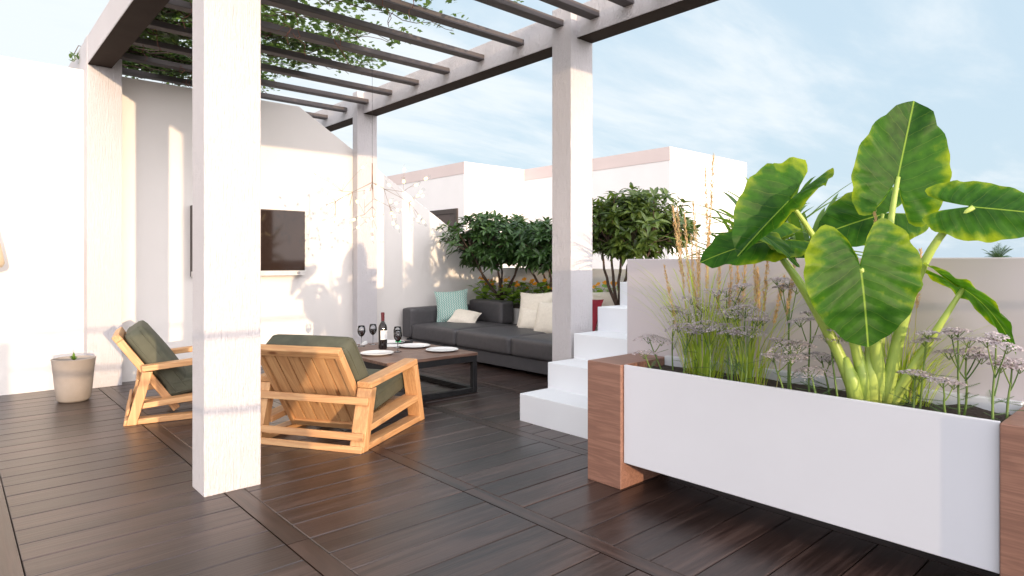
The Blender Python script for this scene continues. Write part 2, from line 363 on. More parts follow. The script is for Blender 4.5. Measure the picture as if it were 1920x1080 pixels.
def earmat(name, c_vein, c_in, c_mid, c_edge, trans):
    """elephant ear blade: uv.x = across (0 midrib, +-1 edge), uv.y = along the midrib"""
    m, N, L, b = newmat(name); b.inputs['Roughness'].default_value = .42; b.inputs['Specular IOR Level'].default_value = .14
    t = N.new('ShaderNodeTexCoord'); sp = N.new('ShaderNodeSeparateXYZ'); L.new(t.outputs['UV'], sp.inputs[0])
    def mt(op, a, b_=None, c_=None):
        q = N.new('ShaderNodeMath'); q.operation = op
        for i, v in enumerate((a, b_, c_)):
            if v is None: continue
            if isinstance(v, (int, float)): q.inputs[i].default_value = v
            else: L.new(v, q.inputs[i])
        return q.outputs[0]
    au = mt('ABSOLUTE', sp.outputs[0])
    n = noise(N, L, coords(N, L), 7, 5, .6); n2 = noise(N, L, coords(N, L), 26, 4)
    # side veins run outward and forward from the midrib
    ph = mt('ADD', mt('MULTIPLY', mt('SUBTRACT', sp.outputs[1], mt('MULTIPLY', au, .38)), 5.2), mt('MULTIPLY', n.outputs[0], .75))
    saw = mt('ABSOLUTE', mt('SUBTRACT', mt('FRACT', ph), .5))            # 0 in the middle of the field, .5 on a vein
    vein = N.new('ShaderNodeMapRange'); vein.inputs[1].default_value = .478; vein.inputs[2].default_value = .5; L.new(saw, vein.inputs[0])
    mid = N.new('ShaderNodeMapRange'); mid.inputs[1].default_value = .030; mid.inputs[2].default_value = .008; L.new(au, mid.inputs[0])
    patch = mt('ADD', mt('MULTIPLY_ADD', mt('SUBTRACT', .5, saw), .26, mt('MULTIPLY', n.outputs[0], .85)), mt('MULTIPLY', n2.outputs[0], .32))
    edge = mt('POWER', au, 3.2)
    r = ramp(N, [(.30, c_in), (.62, c_mid), (.92, c_edge)]); L.new(mt('MULTIPLY_ADD', edge, .42, mt('SUBTRACT', patch, .22)), r.inputs[0])
    mv = N.new('ShaderNodeMixRGB'); L.new(mt('MAXIMUM', mt('MULTIPLY', vein.outputs[0], .30), mid.outputs[0]), mv.inputs[0]); L.new(r.outputs[0], mv.inputs[1]); mv.inputs[2].default_value = (*c_vein, 1)
    L.new(mv.outputs[0], b.inputs['Base Color'])
    bump(N, L, b, mt('MULTIPLY_ADD', mt('SUBTRACT', .5, saw), 1.0, mt('MULTIPLY', n2.outputs[0], .25)), .20, .012)
    tr = N.new('ShaderNodeBsdfTranslucent'); hv = N.new('ShaderNodeMixRGB'); hv.blend_type = 'MULTIPLY'; hv.inputs[0].default_value = 1
    L.new(mv.outputs[0], hv.inputs[1]); hv.inputs[2].default_value = (2.3, 2.0, .55, 1); L.new(hv.outputs[0], tr.inputs[0])
    mx = N.new('ShaderNodeMixShader'); mx.inputs[0].default_value = trans; L.new(b.outputs[0], mx.inputs[1]); L.new(tr.outputs[0], mx.inputs[2]); L.new(mx.outputs[0], N['Material Output'].inputs[0])
    return m
M['ear'] = earmat('elephant_ear_blade', (.20, .33, .05), (.011, .056, .006), (.036, .125, .010), (.22, .31, .016), .42)
M['petiole'] = leafmat('yellow_green_petiole', (.27, .40, .07), (.47, .60, .14), .15, .4, 5, tcol=(1.3, 1.2, .6))

# ------------------------------------------------------------------ setting
def ring_plane():
    b = MB(); b.box(-900, 900, -900, 900, -6.3, -6.0); return tag(b.build('ground', M['ground']), kind='structure')
ring_plane()
b = MB(); b.box(-9, 8, -8, 9, -6.0, -.05); tag(b.build('terrace_slab', M['concrete']), kind='structure')

def deck():
    b = MB(); b.box(-5, 6.2, -5, 6.69, -.045, -.030)
    top = b.build('deck_underlay', M['gap']); tag(top, kind='structure')
    b = MB(); rnd = random.Random(3)
    strips = [(-2.46, -2.375), (-1.60, -1.515), (-.74, -.655), (.120, .205), (.985, 1.075), (1.845, 1.925), (2.705, 2.785), (3.565, 3.645), (4.425, 4.505)]
    y0, pitch, g = 2.924, .1705, .0022
    edges = [(-4.9, strips[0][0])] + [(strips[i][1], strips[i + 1][0]) for i in range(len(strips) - 1)] + [(strips[-1][1], 6.1)]
    k0 = int((-3.6 - y0) / pitch) - 1; k1 = int((6.69 - y0) / pitch) + 1
    for x0, x1 in edges:
        sh = rnd.uniform(-.006, .006)
        for k in range(k0, k1):
            a = y0 + sh + k * pitch; c = min(a + pitch, 6.688)
            if c - a < .02: continue
            dz = rnd.uniform(-.0008, .0008)
            X0, X1, Y0, Y1 = x0 + g, x1 - g, a + g, c - g; e = .003
            b.hexa([(X0, Y0, -.03), (X1, Y0, -.03), (X1, Y1, -.03), (X0, Y1, -.03)], [(X0, Y0, -e + dz), (X1, Y0, -e + dz), (X1, Y1, -e + dz), (X0, Y1, -e + dz)])
            b.hexa([(X0, Y0, -e + dz), (X1, Y0, -e + dz), (X1, Y1, -e + dz), (X0, Y1, -e + dz)], [(X0 + e, Y0 + e, dz), (X1 - e, Y0 + e, dz), (X1 - e, Y1 - e, dz), (X0 + e, Y1 - e, dz)])
    tag(b.build('deck', M['deck']), kind='structure')
    b = MB()
    for x0, x1 in strips:
        y = 2.41 - 6.4 + rnd.choice((0, .0))
        while y < 6.68:
            c = min(y + 3.2, 6.688); b.box(x0 + g, x1 - g, y + g, c - g, -.03, -.0005); y += 3.2
    tag(b.build('deck_border_strips', M['deck_y']), kind='structure')
deck()

def wall_obj(name, poly, axis, a, c, mat, label, cat='wall'):
    b = MB(); b.prism(poly, axis, a, c); o = b.build(name, mat, bevel=.004, seg=1); return tag(o, label, cat)
wall_obj('house_wall', [(-7, -.03), (5.752, -.03), (5.752, 1.03), (2.87, 2.80), (-7, 2.80)][::-1], 'y', 6.69, 6.95, M['wall'],
         'tall white house wall behind the pergola, its top sloping down towards the shrubs')
wall_obj('garden_wall', [(5.755, 2.0), (5.95, 2.0), (5.95, 6.95), (5.755, 6.95)], 'z', -.04, 1.02, M['wall'], 'low white wall at the back of the flower planter, behind the shrubs')
wall_obj('parapet_wall', [(2.815, -3.4), (2.96, -3.4), (2.96, 2.05), (5.95, 2.05), (5.95, 2.185), (2.815, 2.185)], 'z', -.04, 1.116, M['gloss'],
         'smooth pale grey parapet wall behind the long planter box')

def stairs():
    t = thing('staircase', 'white painted stairs climbing beside the parapet wall', 'stairs', (2.942, 2.19, 0))
    n = 6; X0, tr, ri = 2.964, .2755, .1873
    poly = [(X0, -.02)]
    for i in range(n):
        poly += [(X0 + i * tr, (i + 1) * ri), (X0 + (i + 1) * tr, (i + 1) * ri)]
    poly[-1] = (5.2, n * ri); poly += [(5.2, -.02)]
    b = MB(); b.prism(poly[::-1], 'y', 2.19, 3.227); b.build('steps', M['stair'], t, world=True, bevel=.004)
stairs()

RAFTERS = [1.45, 1.76, 2.08, 2.40, 2.72, 3.036, 3.335, 3.851, 4.372, 4.893, 5.424, 5.938, 6.449, 6.966, 7.49]
ZR0, ZR1 = 2.908, 2.955
def pergola():
    t = thing('pergola', 'white stucco pergola with dark rafters over the seating area', 'pergola', (.9, 3.15, 0))
    cols = [(.895, 1.158, 3.152, 3.342), (.905, 1.168, 6.518, 6.688), (3.523, 3.772, 3.262, 3.462), (3.51, 3.765, 6.575, 6.688), (.895, 1.15, -.10, .085), (3.523, 3.772, -.10, .10)]
    for x0, x1, y0, y1 in cols:
        b = MB(); b.box(x0, x1, y0, y1, -.001, 3.062); b.build('column', M['stucco'], t, world=True, bevel=.004)
    for x0, x1 in ((.908, 1.092), (3.588, 3.768)):
        b = MB(); b.box(x0, x1, -.094, 7.9, 2.815, 3.058); b.build('beam', M['stucco'], t, world=True, bevel=.004)
        b = MB(); b.box(x0 + .004, x1 - .004, -.09, 7.89, 2.8105, 2.8148); b.build('beam_shade_strip', M['beam_shade'], t, world=True)  # added dark strip, stands in for the shade under the white beam
    b = MB(); b.box(1.094, 3.586, -.085, .08, 2.815, 3.055); b.build('beam', M['stucco'], t, world=True)
    for y in RAFTERS:
        x1 = 3.587
        b = MB(); b.box(1.093, 3.522 if y in (3.335,) else x1, y, y + .09, ZR0, ZR1); b.build('rafter', M['rafter'], t, world=True, bevel=.003, seg=1)
pergola()

def rail():
    t = thing('terrace_railing', 'grey steel railing with two bars along the terrace edge behind the viewer', 'railing', (.3, -1.6, 0))
    b = MB(); b.box(-.6, 2.81, -1.615, -1.585, 1.082, 1.112); b.build('bar', M['rail'], t, world=True)
    b = MB(); b.prism([(-.6, .79), (1.36, .66), (1.36, .69), (-.6, .82)], 'y', -1.612, -1.588); b.build('bar', M['rail'], t, world=True)
    for x in (-.35, 1.36, 2.6):
        b = MB(); b.box(x, x + .02, -1.611, -1.589, 0, 1.0748); b.build('post', M['rail'], t, world=True)
    b = MB(); b.box(-4, -.62, -1.7, -1.55, -.02, 1.04); tag(b.build('terrace_wall', M['wall']), 'low white wall at the terrace edge behind the viewer', 'wall')
rail()

# building on the next roof
def building():
    A, B, C, D, Lf = (10.38, 13.51), (12.60, 13.51), (12.60, 8.53), (16.2, 8.53), (10.38, 30)
    t = thing('neighbouring_building', 'white flat-roofed building with a pinkish roof band beyond the terrace', 'building', (12.6, 8.53, -6))
    poly = [A, B, C, D, (16.2, 30), Lf]
    b = MB(); b.prism(poly, 'z', -6, 3.48); b.build('wall', M['far_wall'], t, world=True)
    e = .012
    p2 = [(A[0] - e, A[1] - e), (B[0] - e, B[1] - e), (C[0] - e, C[1] - e), (D[0] + e, D[1] - e), (16.2 + e, 30), (A[0] - e, 30)]
    b = MB(); b.prism(p2, 'z', 3.48, 3.80); b.build('roof_band', M['cream'], t, world=True)
    # door / window in the shaded face
    x = 10.38; y0, y1, z1 = 13.78, 15.25, 2.56
    fr = MB(); fr.box(x - .05, x + .01, y0, y1, z1 - .13, z1); fr.box(x - .05, x + .01, y0, y0 + .13, 0, z1 - .131); fr.box(x - .05, x + .01, y1 - .13, y1, 0, z1 - .131)
    f = fr.build('window', M['black_frame'], t, world=True)
    g = MB(); g.box(x - .02, x + .005, y0 + .131, y1 - .131, .0, z1 - .132)
    p = g.build('pane', M['dark_panel']); p.parent = f
    me = p.data; off = Vector(t.location)
    for v in me.vertices: v.co -= off
building()

# ------------------------------------------------------------------ television
def tv():
    t = thing('television', 'black flat television with a pale lower edge hung on the white house wall', 'television', (2.34, 6.65, 1.3))
    x0, x1, z0, z1, yf = 1.771, 2.908, .955, 1.65, 6.62
    b = MB(); b.box(x0, x1, yf, 6.688, z0, z1); b.build('case', M['black_frame'], t, world=True, bevel=.003)
    b = MB(); b.box(x0 + .012, x1 - .012, yf - .003, yf - .0002, z0 + .058, z1 - .012); b.build('screen', M['screen'], t, world=True)
    b = MB(); b.box(x0 - .001, x1 + .001, yf - .006, yf + .03, z0 - .001, z0 + .052); s = b.build('lower_bezel', M['silver'], t, world=True, bevel=.003)
    b = MB(); k = 20
    cx, cz = x1 - .075, z0 + .028
    b.tube([(cx, yf - .0062, cz), (cx, yf - .014, cz)], .015, 16); b.build('knob', M['rail'], t, world=True)
tv()

# ------------------------------------------------------------------ armchairs
def cushion_piping(b, w, d, z, r, n=6):
    pass
def armchair(label, loc, rz):
    """local x = forward, y = left, z up; rear right corner of the base at the origin; width .8"""
    t = thing('armchair', label, 'armchair', loc, rz, 'low pine armchairs around the coffee table')
    Wd = .80; P0, P1, P2 = M['pine'][0], M['pine'][1], M['pine'][2]
    for side in (0, 1):
        def Y(a, c): return (a, c) if side == 0 else (Wd - c, Wd - a)
        ya, yc = Y(0, .095)
        def pr(poly): q = MB(); q.prism(poly[::-1], 'y', ya, yc); return q
        f = pr([(.0, 0), (.062, 0), (.158, .352), (.096, .352)]).build('rear_leg', P2, t, bevel=.004)
        f = pr([(.775, 0), (.836, 0), (.725, .4015), (.664, .3965)]).build('front_leg', P2, t, bevel=.004)
        f = pr([(.096, .3535), (.725, .403), (.715, .441), (.088, .391)]).build('armrest', P0, t, bevel=.005)
        q = MB(); q.prism([(.0625, .001), (.7745, .001), (.7665, .038), (.072, .038)][::-1], 'y', *Y(.004, .091)); q.build('bottom_rail', P0, t, bevel=.004)
        q = MB(); q.prism([(.093, .105), (.760, .150), (.746, .192), (.104, .142)][::-1], 'y', *Y(.003, .105)); q.build('seat_rail', P0, t, bevel=.004)
    # rear slats
    for z0, z1, s in ((.0, .036, -.016), (.068, .108, -.002), (.262, .304, .052)):
        q = MB(); q.prism([(s, z0), (s + .016, z0), (s + .016 + .009, z1), (s + .009, z1)][::-1], 'y', .005, Wd - .005); q.build('rear_slat', P1, t, bevel=.003)
    # leaning back: local frame along the lean
    top = Vector((-.088, 0, .582)); bot = Vector((.285, 0, .045)); ax = (bot - top).normalized(); nr = Vector((-ax.z, 0, ax.x))
    Ln = (bot - top).length
    back = thing('backrest', None, None, top, 0); back.parent = t
    back.rotation_euler = (0, atan2(-ax.x, -ax.z), 0)          # local z runs up the leaning back, local x to its front
    def lean(a0, a1, n0, n1, y0, y1):
        q = MB(); q.box(n0, n1, y0, y1, -a1, -a0); return q
    lo, hi = .112, Wd - .112
    lean(0, .048, 0, .05, lo, hi).build('top_rail', P1, back, bevel=.004)
    for a, c in ((lo, lo + .035), (hi - .035, hi)): lean(.049, Ln, 0, .05, a, c).build('side_post', P2, back, bevel=.004)
    n = 6; w = (hi - lo - .074) / n
    for i in range(n):
        y0 = lo + .037 + i * w
        lean(.0495, Ln - .05, .014, .034, y0 + .0042, y0 + w - .0042).build('board', P2, back, bevel=.003)
    lean(Ln - .049, Ln, .002, .048, lo + .0355, hi - .0355).build('bottom_rail', P1, back, bevel=.003)
    # seat boards
    q = MB()
    for i in range(5):
        s0 = .27 + i * .098; z = .118 + (s0 - .1) * .075
        q.hexa([(s0, .108, z - .02), (s0 + .09, .108, z - .014), (s0 + .09, Wd - .108, z - .014), (s0, Wd - .108, z - .02)], [(s0, .108, z), (s0 + .09, .108, z + .006), (s0 + .09, Wd - .108, z + .006), (s0, Wd - .108, z)])
    q.build('seat_base', P1, t)
    # cushions
    sc = MB(); rot = Matrix.Rotation(-radians(9), 3, 'Y'); og = Vector((.515, Wd / 2, .245))
    sc.softbox(0, 0, 0, .56, .575, .125, .028, (.012, .008, .018), 10, rot, og)
    sco = sc.build('seat_cushion', M['olive'], t, smooth=True)
    pp = MB()
    def loop(hx, hy, z, r=.05):
        pts = []
        for cx, cy, a0 in ((hx - r, hy - r, 0), (-hx + r, hy - r, 90), (-hx + r, -hy + r, 180), (hx - r, -hy + r, 270)):
            for k in range(5):
                a = radians(a0 + k * 22.5); pts.append(Vector((cx + r * cos(a), cy + r * sin(a), z)))
        return pts + pts[:2]
    for z in (.034, -.034): pp.tube([rot @ p + og for p in loop(.283, .291, z)], .0045, 6, False)
    pp.build('piping', M['olive'], sco, smooth=True)
    ang = atan2(-ax.x, -ax.z)                      # lean of the back from vertical
    rot2 = Matrix.Rotation(ang, 3, 'Y')
    cen = top + ax * .318 + nr * .128 + Vector((0, Wd / 2, 0))
    bc = MB(); bc.softbox(0, 0, 0, .145, .575, .56, .03, (.02, .008, .012), 10, rot2, cen)
    bo = bc.build('back_cushion', M['olive'], t, smooth=True)
    pp = MB()
    rr = Matrix(((0, 0, 1), (0, 1, 0), (-1, 0, 0)))
    for z in (.036, -.036): pp.tube([rot2 @ (rr @ p) + cen for p in loop(.282, .291, z)], .0045, 6, False)
    pp.build('piping', M['olive'], bo, smooth=True)
    return t
armchair('low pine armchair with olive cushions, seen from behind, in front of the coffee table', (1.781, 3.266, 0), radians(31.2))
armchair('low pine armchair with olive cushions near the clay pot, half hidden by the front column', (.893, 4.865, 0), radians(-12))

# ------------------------------------------------------------------ coffee table and its setting
def table():
    x0, x1, y0, y1, h = 2.46, 3.342, 4.161, 5.31, .337
    t = thing('coffee_table', 'low coffee table with a brown wooden top and black iron frame', 'table', ((x0 + x1) / 2, (y0 + y1) / 2, 0))
    b = MB(); w = (y1 - y0) / 5
    for i in range(5): b.box(x0, x1, y0 + i * w + (.0006 if i else 0), y0 + (i + 1) * w, h - .024, h)
    b.build('table_top', M['table'], t, world=True, bevel=.002, seg=1)
    e = .042; i_ = .004
    X0, X1, Y0, Y1 = x0 + i_, x1 - i_, y0 + i_, y1 - i_
    for x in (X0, X1 - e):
        for y in (Y0, Y1 - e):
            b = MB(); b.box(x, x + e, y, y + e, 0, h - .0245); b.build('leg', M['iron'], t, world=True, bevel=.002, seg=1)
    for nm, z0, z1 in (('top_frame', h - .075, h - .0246), ('bottom_frame', .002, .042)):
        b = MB()
        for x in (X0 + .001, X1 - e + .001): b.box(x, x + e - .002, Y0 + e, Y1 - e, z0, z1)
        for y in (Y0 + .001, Y1 - e + .001): b.box(X0 + e, X1 - e, y, y + e - .002, z0, z1)
        b.build(nm, M['iron'], t, world=True)
    return h
TH = table() + .0006
def plate(x, y, r, label):
    pr = [(0.0, 0), (r * .62, 0), (r * .66, .004), (r * .98, .013), (r, .015), (r * .98, .017), (r * .67, .008), (r * .62, .006), (0.0, .006)]
    b = MB(); b.lathe(pr, 40, (0, 0, 0)); o = b.build('plate', M['china'], smooth=True, auto=40); o.location = (x, y, TH)
    tag(o, label, 'plate', 'white plates on the coffee table')
plate(2.645, 4.62, .138, 'white plate nearest the armchair seen from behind, left of the tall wine glass')
plate(3.165, 4.43, .140, 'white plate at the near right corner of the coffee table')
plate(3.13, 4.80, .140, 'white plate between the folded napkin and the corner plate')
plate(3.11, 5.16, .125, 'white plate at the far side of the table behind the wine bottle')
plate(2.62, 5.16, .125, 'white plate partly hidden behind the olive back cushion of the armchair')
def glass(x, y, label):
    t = thing('wine_glass', label, 'wine glass', (x, y, TH), 0, 'wine glasses on the coffee table')
    k = 1.0
    bowl = [(.0035, .086), (.017, .094), (.030, .112), (.036, .134), (.0345, .158), (.028, .186)]
    b = MB(); b.lathe([(.0, .0855)] + bowl + [(.0272, .186)] + [(r - .0012, z + .001) for r, z in bowl[::-1]][1:] + [(.0, .088)], 24); b.build('bowl', M['glass'], t, smooth=True)
    b = MB(); b.lathe([(.0, 0), (.034, 0), (.034, .0015), (.010, .004), (.0036, .010), (.0032, .05), (.0034, .0853), (.0, .0854)], 24); b.build('stem', M['glass'], t, smooth=True)
    b = MB(); b.lathe([(.0, .0895), (.0155, .0962), (.0285, .1135), (.0342, .134), (.0338, .142), (.0, .142)], 24); b.build('wine', M['wine'], t, smooth=True, auto=40)
glass(2.790, 5.15, 'wine glass standing leftmost on the coffee table')
glass(2.935, 5.20, 'wine glass between the leftmost glass and the bottle')
glass(2.844, 4.62, 'wine glass nearest the viewer, between bottle and plates')
glass(2.988, 4.86, 'wine glass half hidden behind the nearest glass, right of the bottle')
def bottle():
    t = thing('wine_bottle', 'dark red wine bottle with a white label on the coffee table', 'bottle', (2.845, 4.87, TH))
    b = MB(); b.lathe([(.0, .004), (.030, 0), (.0375, .006), (.0375, .185), (.034, .205), (.020, .228), (.0145, .240), (.0140, .258)], 32); b.build('glass_body', M['bottle'], t, smooth=True, auto=50)
    b = MB(); b.lathe([(.0148, .245), (.0150, .300), (.0164, .3005), (.0164, .312), (.0150, .3125), (.0148, .320), (.0, .3205)], 24); b.build('capsule', M['capsule'], t, smooth=True, auto=40)
    n = 24; a0, a1 = radians(-150), radians(-20); vs = []; fs = []
    for i in range(n + 1):
        a = a0 + (a1 - a0) * i / n
        for z in (.085, .165): vs.append((.0381 * cos(a), .0381 * sin(a), z))
    for i in range(n): fs.append((2 * i, 2 * i + 2, 2 * i + 3, 2 * i + 1))
    b = MB(); b.add(vs, fs); b.build('label', M['paper'], t, smooth=True)
bottle()
def napkins():
    b = MB(); b.hexa([(-.10, -.07, 0), (.10, -.07, 0), (.10, .07, 0), (-.10, .07, 0)], [(-.098, -.068, .008), (.098, -.068, .006), (.098, .068, .008), (-.098, .068, .011)])
    o = b.build('napkin', M['paper'], bevel=.002); o.location = (3.00, 4.99, TH); o.rotation_euler = (0, 0, radians(-35)); tag(o, 'folded white napkin lying flat beside the wine bottle', 'napkin')
    b = MB(); pts = [(-.05, -.018, .0), (.05, -.018, .0), (.05, .018, 0), (-.05, .018, 0)]
    b.hexa(pts, [(-.05, -.01, .02), (.055, -.012, .03), (.055, .012, .03), (-.05, .01, .012)])
    o = b.build('napkin', M['paper'], bevel=.003); o.location = (2.86, 5.235, TH); o.rotation_euler = (0, 0, radians(40)); tag(o, 'small rolled white napkin between the two left wine glasses', 'napkin')
    t = thing('marker_pen', 'dark pen with a bright green cap lying at the far edge of the coffee table', 'pen', (3.20, 5.10, TH + .011), radians(-50))
    b = MB(); b.tube([(-.02, 0, 0), (.085, 0, 0), (.095, 0, 0)], [.010, .010, .004], 12); b.build('barrel', M['iron'], t, smooth=True, auto=40)
    b = MB(); b.tube([(-.075, 0, 0), (-.0205, 0, 0)], .011, 12); b.build('cap', M['green_paint'], t, smooth=True, auto=40)
napkins()

# ------------------------------------------------------------------ sofa and cushions
def sofa():
    t = thing('sofa', 'long charcoal leather sofa with a low back along the flower planter', 'sofa', (4.6, 5.3, 0))
    x0 = 4.15
    b = MB(); b.box(4.20, 5.24, 3.60, 6.63, .035, .165); b.build('base', M['sofa_base'], t, world=True, bevel=.01)
    for y in (3.75, 5.1, 6.5):
        for x in (4.35, 5.02): b = MB(); b.box(x, x + .07, y, y + .07, 0, .0345); b.build('foot', M['iron'], t, world=True)
    for ya, yc, xb in ((5.575, 6.455, 5.03), (4.675, 5.57, 5.03), (3.775, 4.67, 5.24)):
        b = MB(); b.softbox((x0 + xb) / 2, (ya + yc) / 2, .262, xb - x0, yc - ya, .190, .038, (.006, .002, .012), 12); b.build('seat_cushion', M['sofa'], t, smooth=True, world=True)
    b = MB(); b.softbox(5.14, 5.25, .262, .20, .84, .19, .035, (0, 0, .004), 8); b.build('seat_filler', M['sofa'], t, smooth=True, world=True)
    b = MB(); b.softbox(4.70, 6.555, .36, 1.10, .20, .36, .032, (.003, .004, .008), 12); b.build('armrest', M['sofa'], t, smooth=True, world=True)
    b = MB(); b.softbox(5.14, 6.135, .475, .215, .65, .28, .032, (.004, .004, .008), 12); b.build('backrest', M['sofa'], t, smooth=True, world=True)
sofa()
def pillow(name, label, mat, w, h, th, loc, rot, uv=False, group='loose cushions on the sofa', nn=14):
    b = MB(); vs = []; uvs = []; fs = []
    for sd in (1, -1):
        for i in range(nn + 1):
            for j in range(nn + 1):
                u, v = i / nn * 2 - 1, j / nn * 2 - 1
                pin = 1 - .10 * (1 - u * u) * abs(v) ** 3; pin2 = 1 - .10 * (1 - v * v) * abs(u) ** 3
                x = u * w / 2 * pin2; y = v * h / 2 * pin
                z = sd * th / 2 * max(0, (1 - abs(u) ** 2.6) * (1 - abs(v) ** 2.6)) ** .55
                z += .006 * mnoise.noise(Vector((u * 2.3, v * 2.3, sd * 3 + w * 9)))  * (1 - abs(u) ** 4) * (1 - abs(v) ** 4)
                vs.append((x, y, z)); uvs.append((i / nn, j / nn))
        o_ = 0 if sd == 1 else (nn + 1) ** 2
        for i in range(nn):
            for j in range(nn):
                a = o_ + i * (nn + 1) + j; f = (a, a + nn + 1, a + nn + 2, a + 1); fs.append(f if sd == 1 else f[::-1])
    b.add(vs, fs, uvs); o = b.build(name, mat, smooth=True)
    o.location = loc; o.rotation_euler = rot
    return tag(o, label, 'cushion', group)
# pillow local: x across, y up, z = face.  Facing -X: columns = across(-Y... ), up, normal
def face(nx, ny, lean, roll=0):
    """Euler that turns the pillow so that its face looks along (nx, ny), leaning back by lean degrees"""
    n = Vector((nx, ny, 0)).normalized(); n = Vector((n.x * cos(radians(lean)), n.y * cos(radians(lean)), sin(radians(lean))))
    up = Vector((0, 0, 1)); up = (up - n * up.dot(n)).normalized(); ac = up.cross(n)
    m = Matrix((ac, up, n)).transposed()
    return (m @ Matrix.Rotation(radians(roll), 3, 'Z')).to_euler()
pillow('cushion', 'teal cushion with a zigzag pattern leaning on the sofa back', M['teal'], .42, .42, .13, (4.68, 6.335, .55), face(-.62, -.8, 20, 5))
pillow('cushion', 'small cream cushion lying against the teal zigzag cushion', M['cream_cloth'], .36, .26, .11, (4.70, 6.11, .425), face(-.8, -.7, 54, -14))
pillow('cushion', 'large square cream cushion left of the front right column, leaning on the planter', M['cream_cloth'], .46, .46, .15, (5.02, 5.20, .54), face(-1, -.30, 20, 3))
pillow('cushion', 'small cream cushion in front of the large square cream cushion', M['cream_cloth'], .36, .27, .12, (4.86, 5.07, .45), face(-1, -.3, 24, -2))
pillow('cushion', 'cream cushion cut off by the left edge of the front right column', M['cream_cloth'], .42, .40, .14, (4.78, 4.72, .50), face(-1, -.1, 24, 6))
pillow('cushion', 'cream cushion between the column and the stairs, above the red one', M['cream_cloth'], .50, .50, .14, (5.14, 4.33, .56), face(-1, -.35, 16, 4))
pillow('cushion', 'dark red cushion between the column and the stairs', M['red_cloth'], .40, .40, .13, (4.93, 4.36, .54), face(-1, .1, 18, -3))

# ------------------------------------------------------------------ long planter box with wooden ends
def planter():
    t = thing('planter_box', 'long white planter box held between two walnut wood blocks', 'planter', (2.6, 1.17, 0))
    for y0, y1 in ((1.915, 2.127), (.215, .446)):
        b = MB(); b.box(2.42, 2.812, y0, y1, 0, .602); b.build('wooden_block', M['walnut_y'], t, world=True, bevel=.004)
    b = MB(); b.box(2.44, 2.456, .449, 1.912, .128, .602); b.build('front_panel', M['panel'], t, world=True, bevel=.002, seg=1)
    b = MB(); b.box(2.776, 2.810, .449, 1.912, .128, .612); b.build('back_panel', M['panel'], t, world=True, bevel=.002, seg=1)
    b = MB(); b.box(2.4565, 2.7755, .449, 1.912, .128, .15); b.build('bottom', M['gap'], t, world=True)
    b = MB(); nx, ny = 10, 40; vs = []
    for i in range(nx + 1):
        for j in range(ny + 1):
            x = 2.4568 + (2.7752 - 2.4568) * i / nx; y = .4495 + (1.9115 - .4495) * j / ny
            vs.append((x, y, .568 + .016 * mnoise.noise(Vector((x * 9, y * 9, 0))) + .008 * mnoise.noise(Vector((x * 30, y * 30, 4)))))
    b.add(vs, [(i * (ny + 1) + j, (i + 1) * (ny + 1) + j, (i + 1) * (ny + 1) + j + 1, i * (ny + 1) + j + 1) for i in range(nx) for j in range(ny)])
    b.build('soil', M['soil'], t, world=True, smooth=True)
planter()
def small_pot():
    t = thing('plant_pot', 'round grey clay pot on the deck by the house wall', 'pot', (.752, 6.05, 0))
    r0, r1, h = .115, .150, .335
    b = MB(); b.lathe([(0, .002), (r0 - .02, 0), (r0, .018), (.128, .13), (.136, .225), (.1375, .232), (r1 - .004, h - .012), (r1, h), (r1 - .012, h + .003), (r1 - .02, h - .01), (r1 - .026, h - .05), (0, h - .05)], 40)
    b.build('pot', M['clay'], t, smooth=True, auto=60)
    b = MB(); b.lathe([(0, h - .052), (r1 - .027, h - .048), (r1 - .03, h - .034), (.05, h - .026), (0, h - .024)], 24); b.build('soil', M['soil'], t, smooth=True)
    p = thing('seedling', 'tiny green seedling growing in the clay pot', 'plant', (.752, 6.05, h - .03))
    b = MB(); rnd = random.Random(5)
    for i in range(16):
        a = i * 2.4; l = rnd.uniform(.03, .055); e = rnd.uniform(.3, 1.2)
        d = Vector((cos(a) * cos(e), sin(a) * cos(e), sin(e))); s_ = d.cross(Vector((0, 0, 1))).normalized() * .010
        o = Vector((0, 0, .004 + .002 * i)); b.add([o, o + d * l * .5 + s_, o + d * l, o + d * l * .5 - s_], [(0, 1, 2, 3)])
    b.build('leaves', M['strap'], p)
    b = MB(); b.tube([(0, 0, -.005), (0, 0, .03)], .004, 6); b.build('stem', M['stalk'], p)
small_pot()
def lamp():
    t = thing('wall_lamp', 'cream cone lamp shade at the left edge, hung before the house wall', 'lamp', (.12, 6.28, 1.05))
    b = MB(); b.lathe([(0, .0), (.175, .0), (.205, .012), (.218, .04), (.205, .12), (.165, .33), (.16, .345), (0, .345)], 40); b.build('lamp_shade', M['shade'], t, smooth=True, auto=50)
    b = MB(); b.tube([(0, 0, .34), (0, 0, .45), (0, .10, .50), (0, .41, .50)], .012, 10); b.build('bracket', M['rail'], t, smooth=True)
lamp()

